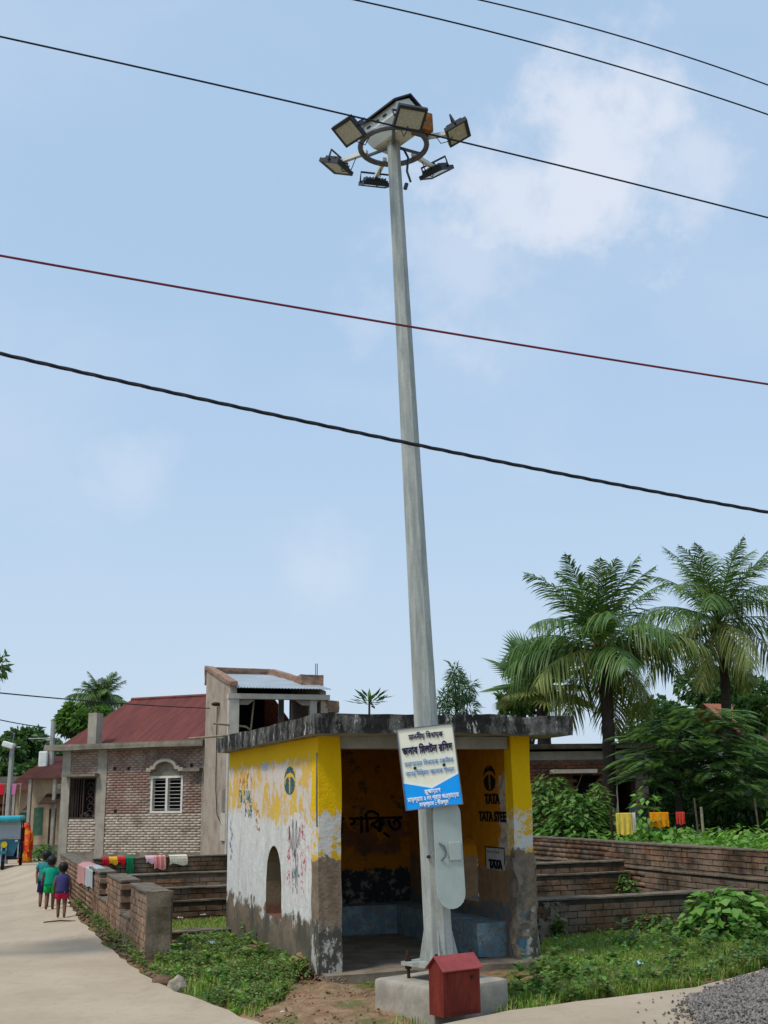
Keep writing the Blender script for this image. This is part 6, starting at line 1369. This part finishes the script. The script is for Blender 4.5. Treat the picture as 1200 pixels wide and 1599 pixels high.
def stones(name, label, poly, dens, r0_, r1_, mat, zf, cat='gravel', patch=None):
    P = scatter(poly, dens, patch); n = len(P); oc = np.array([[1, 0, 0], [-1, 0, 0], [0, 1, 0], [0, -1, 0], [0, 0, 1], [0, 0, -1]], float); of = np.array([[0, 2, 4], [2, 1, 4], [1, 3, 4], [3, 0, 4], [2, 0, 5], [1, 2, 5], [3, 1, 5], [0, 3, 5]])
    r = rng.uniform(r0_, r1_, n); a = rng.uniform(0, 6.28, n); v = oc[None]*r[:, None, None]*rng.uniform(.6, 1.25, (n, 6, 3)) + rng.uniform(-.25, .25, (n, 6, 3))*r[:, None, None]
    c, s = np.cos(a)[:, None], np.sin(a)[:, None]; x = v[..., 0]*c - v[..., 1]*s; y = v[..., 0]*s + v[..., 1]*c; Z = np.array([zf(px, py) for px, py in P])
    v = np.stack([x + P[:, :1], y + P[:, 1:], v[..., 2]*.8 + Z[:, None]], -1).reshape(-1, 3); f = (of[None] + np.arange(n)[:, None, None]*6).reshape(-1, 3)
    o = mobj(name, arr_mesh(name, v, f), mat); tag(o, label, cat, kind='stuff'); return o
def stonemat(name, a, b, c):
    t = T(name, .9, .2); t.col(t.mix(t.step(t.rand(), .2, .9), t.mix(t.step(t.rand(), .0, .4), a, b), c)); return t.m
GV = stonemat('grey_gravel', sc(78, 74, 70), sc(112, 106, 100), sc(140, 132, 124))
from mathutils import noise as _nz
gpoly = dens([G(*q, .1) for q in [(1078, 1566), (1100, 1548), (1150, 1532), (1210, 1512), (1330, 1480), (1400, 1560), (1300, 1680), (1100, 1660), (1085, 1610), (1078, 1566)]], .07, .05)
gc = G(1230, 1590, .1)
def gz(x, y): d = math.hypot((x-gc.x)/1.25, (y-gc.y)/1.1); return .095 + max(0, .1*(1-d*d)) + .012*_nz.noise(Vector((x*4, y*4, 0))) + random.uniform(0, .02)
stones('gravel_heap', 'spread heap of crushed grey gravel on the road', gpoly, 5200, .009, .022, GV, gz, patch=None)
stones('gravel_fringe', 'thinning fringe of gravel round the heap', [G(*q, .1) for q in [(1050, 1575), (1080, 1546), (1150, 1524), (1215, 1505), (1200, 1530), (1110, 1560), (1095, 1640), (1060, 1640)]], 900, .007, .018, GV, lambda x, y: .097, patch=(2.5, .05, 3))
stones('loose_gravel', 'loose gravel stones scattered on the road beside the heap', [G(*q, .1) for q in [(990, 1566), (1085, 1545), (1100, 1640), (1000, 1620)]], 55, .008, .018, GV, lambda x, y: .1)
SB = stonemat('soil_crumbs', sc(132, 102, 78), sc(156, 128, 102), sc(112, 84, 64))
stones('soil_crumbs', 'crumbs of soil and grit lying before the shelter', [G(*q) for q in [(400, 1596), (450, 1545), (480, 1500), (520, 1530), (600, 1545), (590, 1640), (420, 1640)]], 150, .005, .018, SB, lambda x, y: .02 + random.uniform(0, .03), 'soil')
stones('verge_rubble', 'brown rubble and broken bricks along the lane edge', [GT(*q) for q in [(112, 1412), (122, 1428), (160, 1470), (215, 1514), (285, 1552), (275, 1538), (225, 1500), (165, 1455), (125, 1420)]], 150, .01, .045, stonemat('brick_rubble', sc(126, 92, 72), sc(110, 98, 82), sc(92, 76, 62)), TZ, 'rubble')
def rock(label, px, py, s, c, seed):
    random.seed(seed); bm = bmesh.new(); bmesh.ops.create_icosphere(bm, subdivisions=2, radius=1)
    for v in bm.verts: v.co *= 1 + .3*_nz.noise(v.co*1.4 + Vector((seed, 0, 0))); v.co.x *= s[0]; v.co.y *= s[1]; v.co.z *= s[2]
    me = bpy.data.meshes.new('stone'); bm.to_mesh(me); bm.free(); p = GT(px, py); o = mobj('stone', me, simple('stone_' + str(seed), sc(*c), .3, 12, bump=.5)); o.location = (p.x, p.y, p.z + s[2]*.4); o.rotation_euler = (0, 0, seed); tag(o, label, 'stone'); return o
rock('pale rounded stone at the lane edge beside the weeds', 278, 1546, (.1, .09, .09), (158, 146, 128), 1); rock('flat brown stone at the foot of the lane wall pier', 243, 1527, (.14, .1, .06), (120, 96, 76), 2); rock('brown lump of earth beside the pale stone', 255, 1538, (.13, .09, .07), (108, 84, 66), 3)
rock('reddish clod on top of the soil heap', 466, 1508, (.11, .09, .07), (126, 92, 72), 5); rock('pale broken plaster lump by the shelter corner', 482, 1512, (.06, .05, .05), (196, 186, 170), 6); rock('whitish stone chip on the bare soil', 441, 1584, (.04, .03, .02), (206, 196, 180), 7); rock('small pale chip near the mast foundation', 538, 1588, (.05, .03, .02), (210, 200, 186), 8); rock('small clod on the concrete road', 1030, 1580, (.025, .02, .015), (110, 98, 84), 9)
def litter(label, px, py, w_, c, seed):
    random.seed(seed); p = GT(px, py); b = bmesh.new(); n = 7; vs = [[b.verts.new((w_*(i/(n-1)-.5), w_*.7*(j/(n-1)-.5), .05 + w_*.22*_nz.noise(Vector((i*.7, j*.7, seed))))) for i in range(n)] for j in range(n)]
    for j in range(n-1):
        for i in range(n-1): b.faces.new((vs[j][i], vs[j][i+1], vs[j+1][i+1], vs[j+1][i]))
    me = bpy.data.meshes.new('litter'); b.to_mesh(me); b.free(); o = mobj('litter', me, simple('litter_' + str(seed), sc(*c), .12, 9, rough=.5, bump=0), None, True); o.location = (p.x, p.y, p.z + .04); o.rotation_euler = (.1, .1, seed); o.modifiers.new('thickness', 'SOLIDIFY').thickness = .004; tag(o, label, 'litter'); return o
litter('crumpled blue-grey plastic bag on the weeds beside the shelter', 334, 1485, .16, (142, 164, 190), 1); litter('white scrap of paper on the grass of the left plot', 281, 1443, .1, (222, 220, 210), 2); litter('white wrapper lying nearer the lane wall in the left plot', 318, 1438, .08, (216, 214, 206), 3); litter('brown dry leaf litter by the shelter weeds', 395, 1492, .2, (116, 92, 66), 4); litter('shiny blue-white wrapper in the grass by the road', 998, 1518, .1, (190, 214, 226), 5)
o = B().tube([(-.25, 0, .0), (0, .03, .012), (.22, -.02, .0)], [.01, .013, .008], 6).build('dry_stick', BARK); p = GT(95, 1444); o.location = (p.x, p.y, p.z+.045); o.rotation_euler = (0, 0, .3); tag(o, 'thin dry stick lying on the lane behind the children', 'stick')
